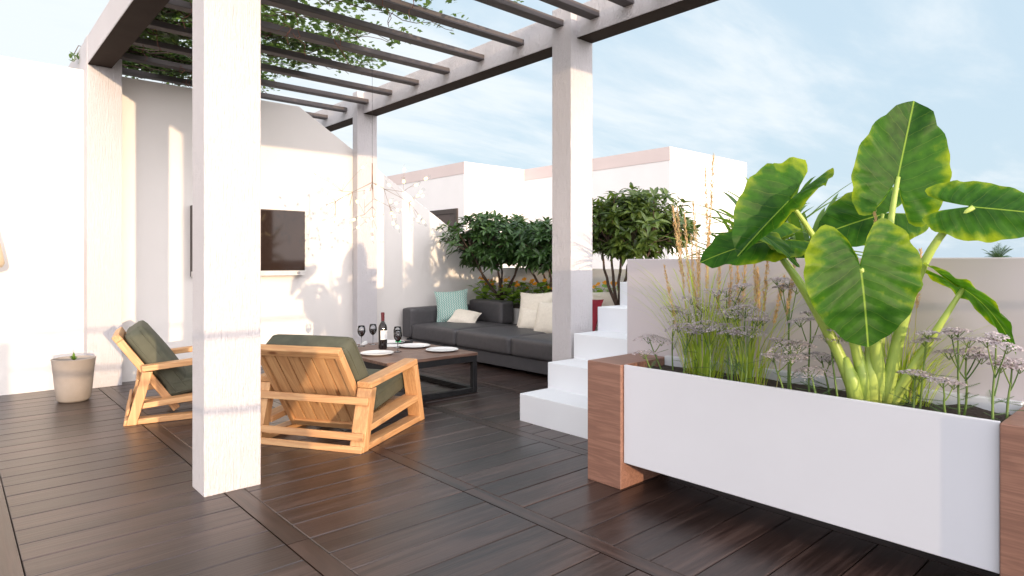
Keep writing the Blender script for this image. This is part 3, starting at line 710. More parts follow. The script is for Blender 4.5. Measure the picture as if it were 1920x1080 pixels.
# ------------------------------------------------------------------ vegetation helpers
def bez(p0, p1, p2, n=10):
    return [p0 * (1 - t) ** 2 + p1 * 2 * t * (1 - t) + p2 * t * t for t in [i / n for i in range(n + 1)]]
def leaf6(b, o, d, nrm, l, w, curl=.15):
    """a small pointed oval leaf: folded along the midrib, 2 x 3 faces"""
    d = d.normalized(); s_ = d.cross(nrm)
    if s_.length < 1e-4: s_ = d.orthogonal()
    s_.normalize(); n_ = s_.cross(d)
    pts = [o, o + d * l * .35 + n_ * (-curl * .1) * l, o + d * l * .7 - n_ * curl * .35 * l, o + d * l - n_ * curl * l]
    L_ = [pts[1] + s_ * w * .5 + n_ * w * .16, pts[2] + s_ * w * .40 + n_ * w * .12]; R_ = [pts[1] - s_ * w * .5 + n_ * w * .16, pts[2] - s_ * w * .40 + n_ * w * .12]
    b.add(pts + L_ + R_, [(0, 1, 4), (1, 2, 5, 4), (2, 3, 5), (0, 6, 1), (1, 6, 7, 2), (2, 7, 3)])
def rosette(b, c, up, rnd, n, l, w):
    a0 = rnd.uniform(0, 6.28); q = up.orthogonal().normalized(); q2 = up.cross(q)
    for i in range(n):
        a = a0 + i * 2.4; e = rnd.uniform(-.25, .75)
        d = (q * cos(a) + q2 * sin(a)) * cos(e) + up * sin(e)
        leaf6(b, c + d * .006, d, up, l * rnd.uniform(.7, 1.15), w * rnd.uniform(.8, 1.1), rnd.uniform(.05, .35))

# ------------------------------------------------------------------ shrubs trained as small trees
def shrub(label, base, crown_c, rad, n_ros, ll, lw, mat, seed, limbs, flat=.85, group='trained evergreen shrubs behind the sofa'):
    rnd = random.Random(seed); base = Vector(base); cc = Vector(crown_c)
    t = thing('shrub', label, 'shrub', base, 0, group)
    tr = MB(); cr = MB(); fork = base + Vector((0, 0, .10))
    tr.tube([base - Vector((0, 0, .05)), base + Vector((.005, .004, .06)), fork], [.030, .026, .024], 9)
    ends = []
    for k in range(limbs):
        a = k * 2 * pi / limbs + rnd.uniform(-.3, .3)
        e = cc + Vector((cos(a) * rad.x * .55, sin(a) * rad.y * .55, -rad.z * rnd.uniform(.25, .7)))
        m = fork + (e - fork) * .45 + Vector((cos(a) * .06, sin(a) * .06, rnd.uniform(-.05, .05)))
        pts = bez(fork, m, e, 7); pts = [p + Vector((rnd.uniform(-1, 1), rnd.uniform(-1, 1), rnd.uniform(-1, 1))) * .010 if 0 < i < 7 else p for i, p in enumerate(pts)]
        tr.tube(pts, [.020 - .011 * i / 7 for i in range(8)], 7)
        ends += pts[3:]
    tips = []
    while len(tips) < n_ros:
        v = Vector((rnd.gauss(0, 1), rnd.gauss(0, 1), rnd.gauss(0, 1))).normalized()
        r = rnd.uniform(.25, 1) ** .45
        lump = 1 + .26 * mnoise.noise(v * 2.1 + Vector((seed, 0, 0)))
        p = cc + Vector((v.x * rad.x, v.y * rad.y, v.z * rad.z * (1 if v.z > 0 else flat))) * r * lump
        if p.y > 6.58 or mnoise.noise(p * 4.2 + Vector((0, seed, 0))) < -.22: continue
        tips.append((p, v, r))
    for p, v, r in tips:
        e = min(ends, key=lambda q: (q - p).length)
        if rnd.random() < .5:
            m = (e + p) * .5 + Vector((0, 0, -.03)); tr.tube(bez(e, m, p, 3), [.0055, .005, .004, .003], 4, False)
        up = (v * .6 + Vector((0, 0, .8))).normalized()
        rosette(cr, p, up, rnd, rnd.randint(7, 10), ll, lw)
    tr.build('trunk', M['bark'], t, smooth=True, world=True); cr.build('crown', mat, t, world=True)
V = Vector
shrub('dark rounded evergreen shrub with forked trunk left of the front right column', (5.40, 6.22, .50), (5.20, 6.12, 1.36), V((.74, .58, .35)), 520, .115, .040, M['shrub'], 3, 6)
shrub('dark evergreen shrub partly hidden behind the front right column', (5.45, 5.32, .50), (5.40, 5.42, 1.28), V((.48, .56, .34)), 330, .115, .040, M['shrub'], 11, 5)
shrub('large sunlit evergreen shrub between the front right column and the parapet wall', (5.05, 4.02, .50), (5.05, 3.84, 1.45), V((.52, .58, .38)), 380, .125, .043, M['shrub_warm'], 21, 7)

def back_planter():
    b = MB(); b.box(5.275, 5.754, 2.19, 6.688, -.02, .52); o = b.build('garden_planter', M['concrete'], bevel=.005); tag(o, 'long grey planter wall behind the sofa holding orange flowers and shrubs', 'planter')
    b = MB(); b.box(5.30, 5.735, 2.21, 6.67, .521, .535); s = b.build('soil', M['soil'], o)
    rnd = random.Random(8)
    ys = [6.52, 6.28, 6.05, 5.82, 5.58, 5.35, 5.10, 4.85, 4.60, 4.30, 4.05]
    for i, y in enumerate(ys):
        x = 5.40 + rnd.uniform(-.06, .06)
        t = thing('flower_plant', 'leafy plant with orange flowers in the planter behind the sofa', 'flowering plant', (x, y, .535), 0, 'orange flowering plants behind the sofa')
        lf = MB(); stm = MB()
        for k in range(38):
            a = rnd.uniform(0, 6.28); r = rnd.uniform(.02, .22); z = rnd.uniform(.04, .31)
            p = V((cos(a) * r * .9 - .03, sin(a) * r, z)); stm.tube(bez(V((0, 0, 0)), V((p.x * .3, p.y * .3, z * .9)), p, 3), .0025, 4, False)
            nrm = V((rnd.uniform(-.5, .3), rnd.uniform(-.4, .4), 1)).normalized(); q = nrm.orthogonal().normalized(); q2 = nrm.cross(q); R_ = rnd.uniform(.028, .055)
            m = 9; lf.add([p - nrm * .006] + [p + (q * cos(6.283 * j / m) + q2 * sin(6.283 * j / m)) * R_ * (1 + .08 * (j % 2)) for j in range(m)], [(0, 1 + j, 1 + (j + 1) % m) for j in range(m)])
        lf.build('leaves', M['nast_leaf'], t); stm.build('stems', M['stalk'], t)
        for k in range(rnd.randint(2, 4)):
            a = rnd.uniform(0, 6.28); r = rnd.uniform(.03, .17); p = V((-.06 + cos(a) * r * .6, sin(a) * r, rnd.uniform(.23, .36)))
            fl = MB(); nrm = V((-.6, rnd.uniform(-.5, .3), .7)).normalized(); q = nrm.orthogonal().normalized(); q2 = nrm.cross(q)
            for j in range(5):
                aa = j * 1.2566; d = q * cos(aa) + q2 * sin(aa); s_ = nrm.cross(d)
                fl.add([p, p + d * .016 + s_ * .015 + nrm * .006, p + d * .030 + s_ * .010 + nrm * .010, p + d * .030 - s_ * .010 + nrm * .010, p + d * .016 - s_ * .015 + nrm * .006], [(0, 1, 2, 3, 4)])
            fl.tube([p - nrm * .025, p + nrm * .004], [.003, .007], 6); fl.build('flower', M['petal'], t)
back_planter()

# ------------------------------------------------------------------ climbing vine on the pergola
def vine():
    t = thing('climbing_vine', 'climbing vine with small green leaves spreading over the left part of the pergola rafters', 'vine', (1.0, 6.6, 2.95))
    rnd = random.Random(12); lf = MB(); st = MB(); dry = MB(); n = 0
    stems = []
    for k in range(66):
        y = rnd.uniform(3.15, 7.35); x = 1.0; z = 2.985; pts = []
        reach = 1.0 + (2.3 if y < 4.6 else 2.1 if y < 5.9 else 1.75) * rnd.uniform(.45, 1.0)
        yy = y
        while x < reach:
            pts.append(V((x, yy, z + rnd.uniform(-.015, .06)))); x += .12; yy += rnd.uniform(-.07, .07)
        if len(pts) > 2: st.tube(pts, [.007 - .005 * i / len(pts) for i in range(len(pts))], 5, False); stems.append(pts)
    for pts in stems:
        for i, p in enumerate(pts):
            f = i / len(pts)
            for k in range(int(42 * (1.05 - .6 * f))):
                c = p + V((rnd.gauss(0, .08), rnd.gauss(0, .095), abs(rnd.gauss(0, .06)) - .005))
                if mnoise.noise(V((c.x * 3.1, c.y * 3.1, 2))) < -.17: continue
                if c.x < 1.02: continue
                nrm = V((rnd.gauss(0, .45), rnd.gauss(0, .45), 1)).normalized(); q = nrm.orthogonal().normalized(); a = rnd.uniform(0, 6.28); q2 = nrm.cross(q)
                d = q * cos(a) + q2 * sin(a); s_ = nrm.cross(d); R_ = rnd.uniform(.018, .034)
                o = [(0, 0), (.1, .75), (.55, .55), (.75, .95), (1.0, .4), (1.5, 0), (1.0, -.4), (.75, -.95), (.55, -.55), (.1, -.75)]
                b0 = len(lf.v); lf.add([c + d * u * R_ + s_ * w * R_ - nrm * (abs(w) * .22 * R_) for u, w in o], [(0, 1, 2), (0, 2, 3, 4), (0, 4, 5), (0, 5, 6), (0, 6, 7, 8), (0, 8, 9)])
    for k in range(46):
        x = rnd.uniform(1.15, 2.5); y = rnd.choice(RAFTERS[7:-1]) + rnd.uniform(-.05, .1); p = V((x, y, 2.96)); pts = [p]
        for j in range(rnd.randint(3, 6)): p = p + V((rnd.uniform(-.04, .04), rnd.uniform(-.04, .04), -rnd.uniform(.02, .05))); pts.append(p)
        dry = MB(); dry.tube(pts, .0028, 4, False)
        if rnd.random() < .5: dry.tube([pts[1], pts[1] + V((rnd.uniform(-.07, .07), rnd.uniform(-.07, .07), -.05))], .002, 4, False)
        dry.build('dry_tendril', M['vine_stem'], t, world=True)
    # a sprig that hangs over the outside of the left beam
    for k in range(16):
        c = V((.87 + rnd.gauss(0, .02), 6.95 + rnd.gauss(0, .05), 2.97 + rnd.gauss(0, .03))); d = V((rnd.gauss(0, 1), rnd.gauss(0, 1), rnd.gauss(0, 1))).normalized(); leaf6(lf, c, d, V((0, 0, 1)), .05, .024)
    st.tube([V((1.0, 6.95, 3.07)), V((.9, 6.95, 3.08)), V((.86, 6.95, 2.98))], .004, 5)
    lf.build('leaves', M['vine'], t, world=True); st.build('stems', M['bark'], t, world=True)
vine()

# ------------------------------------------------------------------ chandelier
def chandelier():
    Y0 = 4.935; c0 = UY(698, 342, Y0); D = Y0 / UY(698, 342, 1).y * 1  # depth factor
    d0 = (c0 - V((0, 0, 1.1))).dot(V((cos(CAM_YAW), sin(CAM_YAW), 0)))
    t = thing('chandelier', 'branching copper wire chandelier with many small glowing bulbs hung from the pergola', 'chandelier', c0)
    rnd = random.Random(4)
    def at(zx, zy, dd=0): return U(580 + zx / 5.4, 280 + zy / 5.4, d0 + dd)
    b = MB(); b.tube([V((c0.x, c0.y, ZR0 + .01)), V((c0.x, c0.y, at(637, 140).z))], .0013, 6); b.build('cable', M['iron'], t, world=True)
    b = MB(); b.tube([V((c0.x, c0.y, at(637, 140).z)), c0], .0050, 8); b.build('stem', M['copper'], t, smooth=True, world=True)
    tips = [(530,195),(105,280),(235,340),(360,330),(190,415),(215,470),(150,465),(345,490),(570,415),(560,495),(495,545),(165,578),(105,610),(180,670),(235,650),(265,690),(255,755),(465,705),(520,695),(400,760),(510,780),(600,715),(635,700),(685,630),(680,685),(640,800),(640,885),(710,880),(820,375),(710,375),(960,225),(955,340),(1065,370),(1165,305),(1115,445),(1085,480),(1130,480),(1030,520),(820,540),(870,550),(885,610),(960,595),(830,640),(850,660),(845,730),(885,770),(1035,655),(1030,705),(1105,670),(1090,700),(1020,760),(1145,720)]
    joints = {'a': (at(440, 432, -.05), 'c'), 'a1': (at(345, 480, -.12), 'a'), 'a2': (at(330, 425, .10), 'a'), 'a3': (at(268, 530, -.05), 'a1'), 'a4': (at(410, 570, .12), 'a'),
              'r': (at(755, 400, .05), 'c'), 'r1': (at(925, 488, .10), 'r'), 'r2': (at(950, 430, -.12), 'r'), 'r3': (at(810, 575, -.08), 'r'), 'r4': (at(1010, 545, .08), 'r1'),
              'd': (at(637, 580, 0), 'c'), 'd1': (at(560, 660, .12), 'd'), 'd2': (at(690, 640, -.12), 'd'), 'd3': (at(640, 700, -.05), 'd'), 'f': (at(655, 500, -.16), 'c'), 'f1': (at(850, 600, -.22), 'f'), 'f2': (at(560, 590, -.22), 'f'), 'k': (at(620, 420, .2), 'c'), 'k1': (at(540, 420, .28), 'k')}
    pos = {'c': c0}; pos.update({k: v[0] for k, v in joints.items()})
    for main in 'ardfk':
        b = MB()
        for k, (p, par) in joints.items():
            if k[0] == main: b.tube([pos[par], p], [.0032 if par == 'c' else .0018, .0014], 6)
        own = [k for k in joints if k[0] == main]
        for tp in tips:
            px = at(*tp); near = min(joints, key=lambda k: ((joints[k][0] - px).length + (.15 if k in 'ardfk' else 0)))
            if near in own:
                dd = (joints[near][0] - c0).dot(V((cos(CAM_YAW), sin(CAM_YAW), 0))); rnd.seed(str(tp)); e = at(*tp, dd + rnd.uniform(-.10, .10)); j = joints[near][0]
                b.tube(bez(j, (j + e) * .5 + V((0, 0, .02)), e, 4), [.0013, .0011, .001, .0009, .0008], 5, False)
                chandelier.tips.append((e, (e - j).normalized()))
        b.build('branch', M['copper'], t, smooth=True, world=True)
    bm_ = MB(); bm_.lathe([(0, -.001), (.008, 0), (.0125, .010), (.0125, .022), (.008, .031), (0, .034)], 10)
    dm = MB(); k = 18; dm.lathe([(0, 0), (.018, .0), (.018, .0012), (0, .0013)], k)
    b0 = bm_.build('bulb', M['bulb'], t, smooth=True); d0_ = dm.build('leaf_disc', M['disc'], b0, smooth=True, auto=40)
    for i, (e, d) in enumerate(chandelier.tips):
        o = b0 if i == 0 else b0.copy(); q = d0_ if i == 0 else d0_.copy()
        if i: COL.objects.link(o); COL.objects.link(q)
        o.parent = t; o.location = e - c0; o.rotation_euler = d.to_track_quat('Z', 'Y').to_euler()
        q.parent = o; q.location = (0.004, 0, .052); q.rotation_euler = (radians(90 + rnd.uniform(-35, 35)), rnd.uniform(-.6, .6), rnd.uniform(0, 3))
chandelier.tips = []
chandelier()

# ------------------------------------------------------------------ elephant ear
def ear_leaf(b, A, T, nrm, ws=1.0, fold=.18, droop=.12, wave=.03, seed=0, op=6):
    rnd = random.Random(seed)
    ax = T - A; L_ = ax.length; ax.normalize(); n_ = (nrm - ax * nrm.dot(ax)).normalized(); s_ = ax.cross(n_)
    ctl = [(0, 1.0), (12, .93), (30, .80), (60, .67), (90, .62), (120, .625), (145, .68), (160, .70), (169, .60), (175, .33), (180, .07)]
    def rad_(deg):
        for (a, r0), (c, r1) in zip(ctl, ctl[1:]):
            if deg <= c:
                t = (deg - a) / (c - a); t = t * t * (3 - 2 * t) if a > 0 else t
                return r0 + (r1 - r0) * t
        return ctl[-1][1]
    NR, NA = 14, 72; vs = [A]; uv = [(0, 0)]; fs = []
    ph = rnd.uniform(0, 6)
    for i in range(1, NR + 1):
        rho = i / NR
        for j in range(NA + 1):
            th = -pi + 2 * pi * j / NA; dg = abs(math.degrees(th)); r = rad_(min(180, dg * 180 / (180 - op))) * rho
            a = r * cos(th); c = r * sin(th) * ws
            z = fold * abs(c) * (1 if a > -.2 else .8) - droop * (max(0, a) ** 2 + .8 * c * c) - .10 * max(0, -a) ** 2
            z += wave * rho ** 3 * (sin(th * 11 + ph) + .6 * sin(th * 17 + ph * 2))
            vs.append(A + (ax * a + s_ * c + n_ * z) * L_)
            uv.append((math.copysign(rho * math.tanh(abs(th) / .5), th), a))
    for j in range(NA): fs.append((0, 1 + j, 2 + j))
    for i in range(NR - 1):
        for j in range(NA):
            p = 1 + i * (NA + 1) + j; fs.append((p, p + NA + 1, p + NA + 2, p + 1))
    b.add(vs, fs, uv)
def elephant_ear():
    bd = 2.39; base = U(1640, 742, bd); base.z = .57
    t = thing('elephant_ear_plant', 'big elephant ear plant with heart shaped leaves on thick yellow green stalks in the planter', 'plant', base)
    Rv = V((sin(CAM_YAW), -cos(CAM_YAW), 0)); Uv = V((0, 0, 1)); Tv = V((-cos(CAM_YAW), -sin(CAM_YAW), 0))
    def N_(a, c, d): return (Rv * a + Uv * c + Tv * d).normalized()
    # attach px, py, depth, tip px, py, depth, normal (right, up, to the viewer), width, fold, droop, stalk waypoints
    leaves = [
        ((1684, 332, 2.50), (1712, 190, 2.52), (-.12, .0, 1), .93, .10, -.05, [(1642, 740, 2.40), (1652, 500, 2.47)]),
        ((1614, 505, 2.20), (1634, 652, 2.19), (.0, .25, 1), 1.22, .12, .10, [(1655, 745, 2.38), (1632, 560, 2.34)]),
        ((1478, 378, 2.30), (1382, 476, 2.24), (-.50, .50, .72), .64, .95, .03, [(1625, 745, 2.40), (1585, 500, 2.36)]),
        ((1440, 452, 2.42), (1316, 470, 2.40), (-.1, .75, .62), .75, .15, .25, [(1610, 735, 2.40), (1540, 560, 2.40)]),
        ((1428, 440, 2.36), (1512, 482, 2.30), (.25, .7, .5), .60, .2, .3, [(1612, 740, 2.42), (1520, 540, 2.42)]),
        ((1655, 402, 2.68), (1540, 432, 2.66), (.0, .55, .8), .88, .10, .15, [(1628, 735, 2.44), (1630, 560, 2.52)]),
        ((1826, 388, 2.14), (1985, 402, 2.05), (.1, .22, .95), .78, -.28, .02, [(1662, 735, 2.37), (1704, 450, 2.26)]),
        ((1806, 541, 2.20), (1940, 622, 2.12), (.42, .86, -.05), .55, .10, .42, [(1668, 740, 2.37), (1735, 650, 2.26)]),
    ]
    for i, (a, tp, nr, ws, fo, dr, way) in enumerate(leaves):
        A = U(*a); T = U(*tp); P = [U(*w) for w in way]; P[0].z = .56
        b = MB(); pts = bez(P[0], P[1] * 1.0, A, 14)
        m = len(pts); r0 = (.027, .030, .024, .027, .022, .022, .027, .024)[i]
        b.tube(pts, [r0 * (1 - .68 * (k / (m - 1)) ** .8) for k in range(m)], 10)
        st = b.build('stalk', M['petiole'], t, smooth=True, world=True)
        b = MB(); ear_leaf(b, A, T, N_(*nr), ws, fo, dr, .022, i, (15, 8, 6, 6, 6, 10, 8, 6)[i]); b.build('leaf', M['ear'], t, smooth=True, world=True)
    b = MB()
    for k, (px, dx, h, r) in enumerate(((1608, -22, .17, .026), (1662, 12, .19, .026), (1636, -3, .24, .030), (1684, 30, .13, .020), (1622, -10, .20, .024))):
        p = U(px, 742, 2.38); p.z = .555; q = U(px + dx, 742, 2.38); q.z = .57 + h
        b.tube([p, p * .5 + q * .5 + V((0, 0, .01)), q], [r * 1.2, r, r * .35], 10)
    b.build('sheath', M['petiole'], t, smooth=True, world=True)
elephant_ear()

# ------------------------------------------------------------------ feather grass clumps
def grass(label, px, X, plumes, nbl, bl, seed, spread=.10, lean=0):
    rnd = random.Random(seed); base = UX(px, 600, X); base.z = .565
    t = thing('feather_grass', label, 'grass clump', base, 0, 'feather grass clumps in the planter')
    b = MB()
    for k in range(nbl):
        a = rnd.uniform(0, 6.28); l = bl * rnd.uniform(.35, 1.15); o = V((cos(a) * .6, sin(a) * 1.5, 0)) * rnd.uniform(0, .07); out = rnd.uniform(.15, 1.15) * l
        p0 = o; p2 = o + V((cos(a) * out * .5, sin(a) * out + lean * l, l * rnd.uniform(.65, .95))); p1 = o + V((cos(a) * out * .1, sin(a) * out * .25, l * .75))
        pts = bez(p0, p1, p2, 6); s_ = V((-sin(a), cos(a), 0)) * .0019
        vs = []
        for i, p in enumerate(pts): w = 1 - (i / 6) ** 2; vs += [p + s_ * w, p - s_ * w]
        b.add(vs, [(2 * i, 2 * i + 1, 2 * i + 3, 2 * i + 2) for i in range(6)])
    b.build('blades', M['blade'], t)
    for (tx, ty, ln) in plumes:
        X2 = X + rnd.uniform(-.06, .06); tip = UX(tx, ty, X2) - base; lnm = ln * tip_scale(X2, tx)
        o = V((rnd.uniform(-.03, .03), tip.y * .45 + rnd.uniform(-.03, .03), 0)); d = (tip - o); mid = o + d * .5 + V((0, rnd.uniform(-.02, .02), .02))
        pts = bez(o, mid, tip, 12)
        sb = MB(); sb.tube(pts, [.0020 - .0012 * i / 12 for i in range(13)], 5, False); st = sb.build('stalk', M['straw_stalk'], t)
        pb = MB(); ax = (pts[-1] - pts[-3]).normalized(); L_ = lnm
        for k in range(230):
            f = rnd.random(); c = tip - ax * L_ * (1 - f); w = .015 * (sin(pi * min(1, .08 + f * .92)) ** .7)
            a = rnd.uniform(0, 6.28); q = ax.orthogonal().normalized(); q2 = ax.cross(q); rd = q * cos(a) + q2 * sin(a)
            c0 = c + rd * w * rnd.uniform(0, .6); dd = (ax * 1.0 + rd * rnd.uniform(.15, .7)).normalized(); ll = rnd.uniform(.010, .022); s_ = dd.cross(rd).normalized() * .0022
            pb.add([c0, c0 + dd * ll * .5 + s_, c0 + dd * ll, c0 + dd * ll * .5 - s_], [(0, 1, 2, 3)])
        pb.build('plume', M['straw'], st)
def tip_scale(X, px): return (UX(px, 491, X) - V((0, 0, 1.1))).dot(V((cos(CAM_YAW), sin(CAM_YAW), 0))) / 1183
grass('tall feather grass clump with straw plumes near the left end of the planter', 1318, 2.64,
      [(1338, 288, 190), (1322, 318, 170), (1270, 392, 150), (1284, 402, 150), (1262, 388, 130), (1300, 380, 160), (1330, 420, 130), (1246, 500, 120), (1350, 470, 120), (1296, 440, 140), (1372, 478, 110), (1312, 468, 120)], 190, .62, 1)
grass('feather grass clump with thin leaning plumes in the middle of the planter', 1402, 2.60,
      [(1398, 482, 100), (1420, 506, 80), (1382, 490, 100), (1440, 478, 110), (1470, 520, 90), (1492, 478, 120), (1415, 470, 100)], 90, .48, 2)
grass('yellow green grass clump behind the thick stalks of the elephant ear', 1692, 2.70, [(1726, 470, 110), (1640, 400, 120), (1700, 520, 90)], 150, .36, 3, lean=-.15)

# ------------------------------------------------------------------ yarrow
def umbel(b, c, nrm, R_, rnd):
    q = nrm.orthogonal().normalized(); q2 = nrm.cross(q); R_ = R_ * 1.2; n = int(50 + 4200 * R_)
    for k in range(n):
        r = R_ * sqrt(rnd.random()); a = rnd.uniform(0, 6.28)
        p = c + (q * cos(a) + q2 * sin(a)) * r + nrm * (.012 - 7.5 * r * r * .6 + rnd.uniform(-.002, .002))
        fr = rnd.uniform(.0028, .0050); tn = (nrm + V((rnd.gauss(0, .4), rnd.gauss(0, .4), rnd.gauss(0, .3)))).normalized(); u = tn.orthogonal().normalized() * fr; w = tn.cross(u).normalized() * fr
        b.add([p + u, p + w, p - u, p - w], [(0, 1, 2, 3)])
def yarrow(label, px, X, top, heads, seed, leaves=3):
    """top, heads: pixel places of the flower heads (x, y, radius in pixels)"""
    rnd = random.Random(seed); base = UX(px, 600, X); base.z = .565
    t = thing('yarrow', label, 'flower', base, 0, 'yarrow plants in the planter')
    k_ = tip_scale(X, px); H = [UX(h[0], h[1], X + rnd.uniform(-.03, .03)) - base for h in heads]
    main = H[0]; fork = main * .72 + V((0, 0, -.01)); sb = MB()
    sb.tube(bez(V((0, 0, -.01)), fork * .5 + V((rnd.uniform(-.012, .012), rnd.uniform(-.012, .012), 0)), fork, 6) + [main], [.0042, .004, .0038, .0036, .0034, .0032, .003, .0022], 6, False)
    for h in H[1:]:
        f0 = min(.86, max(.35, h.z / main.z - .22)); j = fork * (f0 / .86) if f0 < .86 else fork
        sb.tube(bez(j, (j + h) * .5 + V((0, 0, -.012)), h, 4), [.0026, .0024, .0022, .002, .0018], 5, False)
    for h, hd in zip(H, heads):
        R_ = hd[2] * k_
        for a in range(7):
            e = h + V((cos(a * .9) * R_ * .6, sin(a * .9) * R_ * .6, .004)); sb.tube([h - V((0, 0, R_ * .55)), e], .0010, 4, False)
    sb.build('stem', M['stalk'], t, smooth=True)
    for h, hd in zip(H, heads):
        b = MB(); umbel(b, h, V((rnd.uniform(-.2, .12), rnd.uniform(-.2, .2), 1)).normalized(), hd[2] * k_, rnd); b.build('flower_head', M['umbel'], t)
    for k in range(leaves):
        a = rnd.uniform(0, 6.28); z = rnd.uniform(.02, .55) * main.z; f = z / max(.05, main.z); o = V((main.x * f * .8, main.y * f * .8, z)); l = rnd.uniform(.05, .09)
        d = V((cos(a) * .5, sin(a), rnd.uniform(-.1, .5))).normalized()
        if base.x + o.x + d.x * l < 2.49: d.x = abs(d.x)
        b = MB(); s0 = d.cross(V((0, 0, 1))).normalized()
        b.tube([o, o + d * l], .0009, 4, False)
        for i in range(12):
            f = (i + 1) / 13; c = o + d * l * f; w = .016 * sin(pi * min(1, f * .9 + .1)) + .002
            for sg in (1, -1):
                e = c + s0 * sg * w + d * w * .5; b.add([c + d * .0012, e, c - d * .0012], [(0, 1, 2)])
        b.build('leaf', M['fern'], t)
YS = [
    (1228, 2.50, [(1208, 662, 20)], 'low single pale yarrow head leaning over the left wooden block'),
    (1243, 2.60, [(1216, 632, 24), (1240, 640, 16)], 'small yarrow with two heads beside the left wooden block'),
    (1262, 2.66, [(1262, 578, 20), (1275, 588, 14)], 'thin yarrow at the left edge of the tall grass clump'),
    (1280, 2.56, [(1292, 588, 34), (1272, 612, 22), (1300, 618, 20)], 'yarrow with a broad flat grey head in front of the tall grass clump'),
    (1298, 2.62, [(1318, 572, 28), (1296, 560, 22)], 'yarrow rising just behind the broad flat head in the tall grass'),
    (1330, 2.54, [(1330, 606, 30), (1350, 612, 24), (1316, 616, 20)], 'yarrow with three pinkish heads low in front of the tall grass clump'),
    (1366, 2.58, [(1362, 546, 24), (1340, 548, 18), (1392, 538, 14)], 'tall yarrow at the right edge of the tall grass clump, above its dense heads'),
    (1378, 2.62, [(1386, 560, 30), (1372, 576, 28)], 'yarrow with dense dark lavender heads right of the tall grass clump'),
    (1388, 2.55, [(1398, 578, 34), (1376, 590, 26)], 'yarrow with wide layered heads right of the tall grass clump'),
    (1372, 2.50, [(1366, 624, 18), (1384, 628, 14)], 'short yarrow with two whitish heads below the layered heads'),
    (1396, 2.48, [(1402, 618, 30), (1420, 602, 18)], 'yarrow with a round white head in front of the middle grass clump'),
    (1405, 2.68, [(1412, 594, 24), (1430, 600, 20)], 'yarrow half hidden behind the middle grass clump'),
    (1478, 2.58, [(1480, 528, 20), (1456, 526, 16), (1494, 540, 22), (1468, 540, 16)], 'tallest yarrow with a forked top, left of the front elephant ear leaf'),
    (1484, 2.50, [(1482, 644, 36), (1500, 648, 24), (1462, 640, 20)], 'yarrow with crowded lavender heads left of the elephant ear stalks'),
    (1472, 2.47, [(1450, 670, 18), (1484, 672, 24)], 'low bent yarrow under the crowded lavender heads'),
    (1518, 2.55, [(1520, 588, 16), (1540, 594, 20), (1500, 602, 22)], 'slim dark stemmed yarrow beside the edge of the front elephant ear leaf'),
    (1536, 2.46, [(1520, 696, 30)], 'drooping white yarrow head just above the planter rim'),
    (1556, 2.60, [(1540, 668, 24), (1556, 676, 16)], 'small dark yarrow low beside the elephant ear stalks'),
    (1572, 2.52, [(1556, 634, 28), (1578, 622, 20)], 'pale yarrow touching the left side of the elephant ear stalks'),
    (1712, 2.52, [(1716, 700, 26), (1726, 708, 16)], 'low yarrow just right of the elephant ear stalks'),
    (1724, 2.58, [(1736, 640, 22), (1740, 628, 16)], 'leaning yarrow below the drooping elephant ear leaf'),
    (1778, 2.50, [(1768, 716, 22), (1788, 722, 16)], 'shortest yarrow in the open right part of the planter'),
    (1799, 2.55, [(1796, 622, 20), (1816, 640, 22), (1784, 628, 14)], 'tall upright yarrow with a domed side head in the right part of the planter'),
    (1806, 2.62, [(1812, 662, 26), (1780, 662, 24), (1834, 660, 18), (1840, 672, 20)], 'wide branching yarrow with several joined heads in the right part'),
    (1862, 2.50, [(1868, 634, 16), (1850, 642, 18), (1888, 652, 22), (1876, 690, 18)], 'tall yarrow with spread side heads near the right wooden block'),
    (1888, 2.57, [(1898, 680, 26), (1876, 676, 20), (1912, 690, 20)], 'yarrow with a dark ragged head beside the right wooden block'),
]
for i, (px, X, hd, lb) in enumerate(YS): yarrow(lb, px, X, hd[0], hd, 100 + i, 5 if px > 1500 else 3)

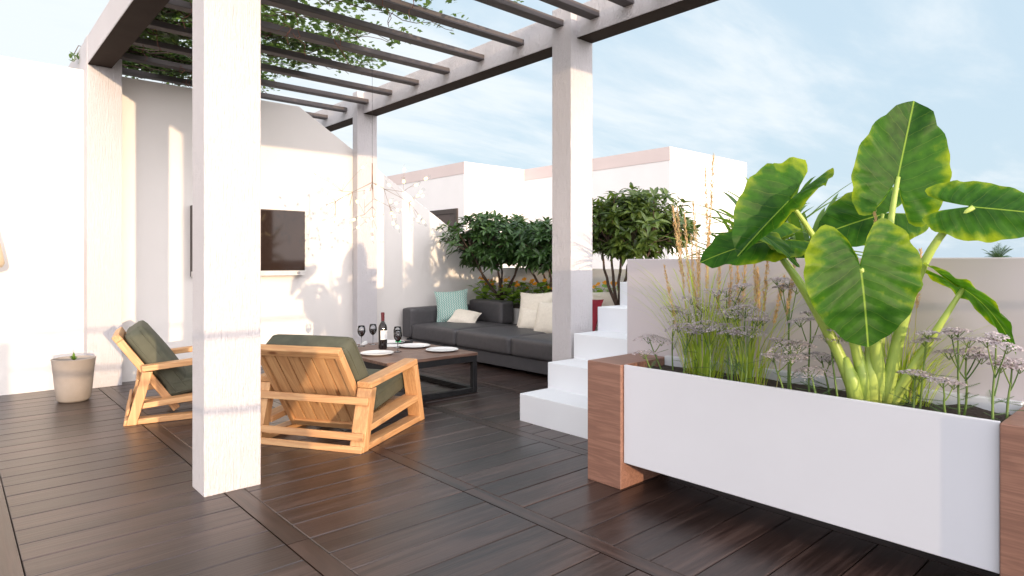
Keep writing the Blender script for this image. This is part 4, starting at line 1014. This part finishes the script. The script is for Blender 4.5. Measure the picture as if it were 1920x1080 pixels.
# ------------------------------------------------------------------ plants beyond the parapet
def strap_plant():
    base = V((3.86, 1.92, .2))
    t = thing('strap_leaf_plant', 'spiky green plant with long arching strap leaves behind the parapet wall', 'plant', base)
    rnd = random.Random(31); b = MB(); tr = MB()
    for hx, hy, hz in ((0, .10, .84), (.05, -.25, .86), (-.05, -.05, .96), (.35, .05, 1.02)):
        h = V((hx, hy, hz)); tr.tube([V((hx * .2, hy * .3, 0)), V((hx * .6, hy * .7, hz * .5)), h], [.05, .035, .03], 8)
        for k in range(46):
            a = k * 2.4 + rnd.uniform(-.3, .3); e = rnd.uniform(-.35, 1.25); l = rnd.uniform(.42, .80); d = V((cos(a) * cos(e), sin(a) * cos(e), sin(e)))
            p1 = h + d * l * .6; p2 = h + d * l + V((0, 0, -l * rnd.uniform(.12, .4))); pts = bez(h, p1, p2, 7); s_ = d.cross(V((0, 0, 1))).normalized() * .024
            vs = []
            for i, p in enumerate(pts): w = sin(pi * min(1, .18 + .82 * i / 7)) ** .8; vs += [p + s_ * w + V((0, 0, .008 * w)), p, p - s_ * w + V((0, 0, .008 * w))]
            fs = []
            for i in range(7): fs += [(3 * i, 3 * i + 1, 3 * i + 4, 3 * i + 3), (3 * i + 1, 3 * i + 2, 3 * i + 5, 3 * i + 4)]
            b.add(vs, fs)
    b.build('leaves', M['strap'], t, smooth=True); tr.build('trunk', M['bark'], t, smooth=True)
strap_plant()
b = MB(); b.box(3.0, 5.7, -3.3, 2.04, -.04, .20); o = b.build('garden_bed', M['soil'], bevel=.01); tag(o, 'raised soil bed behind the parapet wall where the spiky plant grows', 'garden bed')

def palm():
    base = U(1872, 480, 46); base.z = -6
    t = thing('palm_tree', 'distant palm tree whose top shows above the right end of the parapet wall', 'palm tree', base)
    rnd = random.Random(2); b = MB(); b.tube([V((0, 0, -.02)), V((.1, 0, 3)), V((.05, .05, 7.15))], [.26, .2, .17], 10); b.build('trunk', M['bark'], t, smooth=True)
    b = MB(); c = V((.05, .05, 7.2))
    for k in range(34):
        a = k * 2.4; e = rnd.uniform(-.3, 1.35); l = rnd.uniform(1.0, 1.5); d = V((cos(a) * cos(e), sin(a) * cos(e), sin(e)))
        pts = bez(c, c + d * l * .6, c + d * l + V((0, 0, -.35 * l * cos(e))), 8); s_ = d.cross(V((0, 0, 1))).normalized()
        b.tube(pts, [.03 - .003 * i for i in range(9)], 4, False)
        for i in range(1, 8):
            for sg in (1, -1):
                for f in (0, .5):
                    p = pts[i] * (1 - f) + pts[i + 1] * f; q = p + s_ * sg * .26 * sin(pi * (i + 1) / 10) + (pts[i + 1] - pts[i]).normalized() * .22 - V((0, 0, .06))
                    b.add([p + d * .02, q, p - d * .02], [(0, 1, 2)])
    b.build('crown', M['palm'], t)
palm()
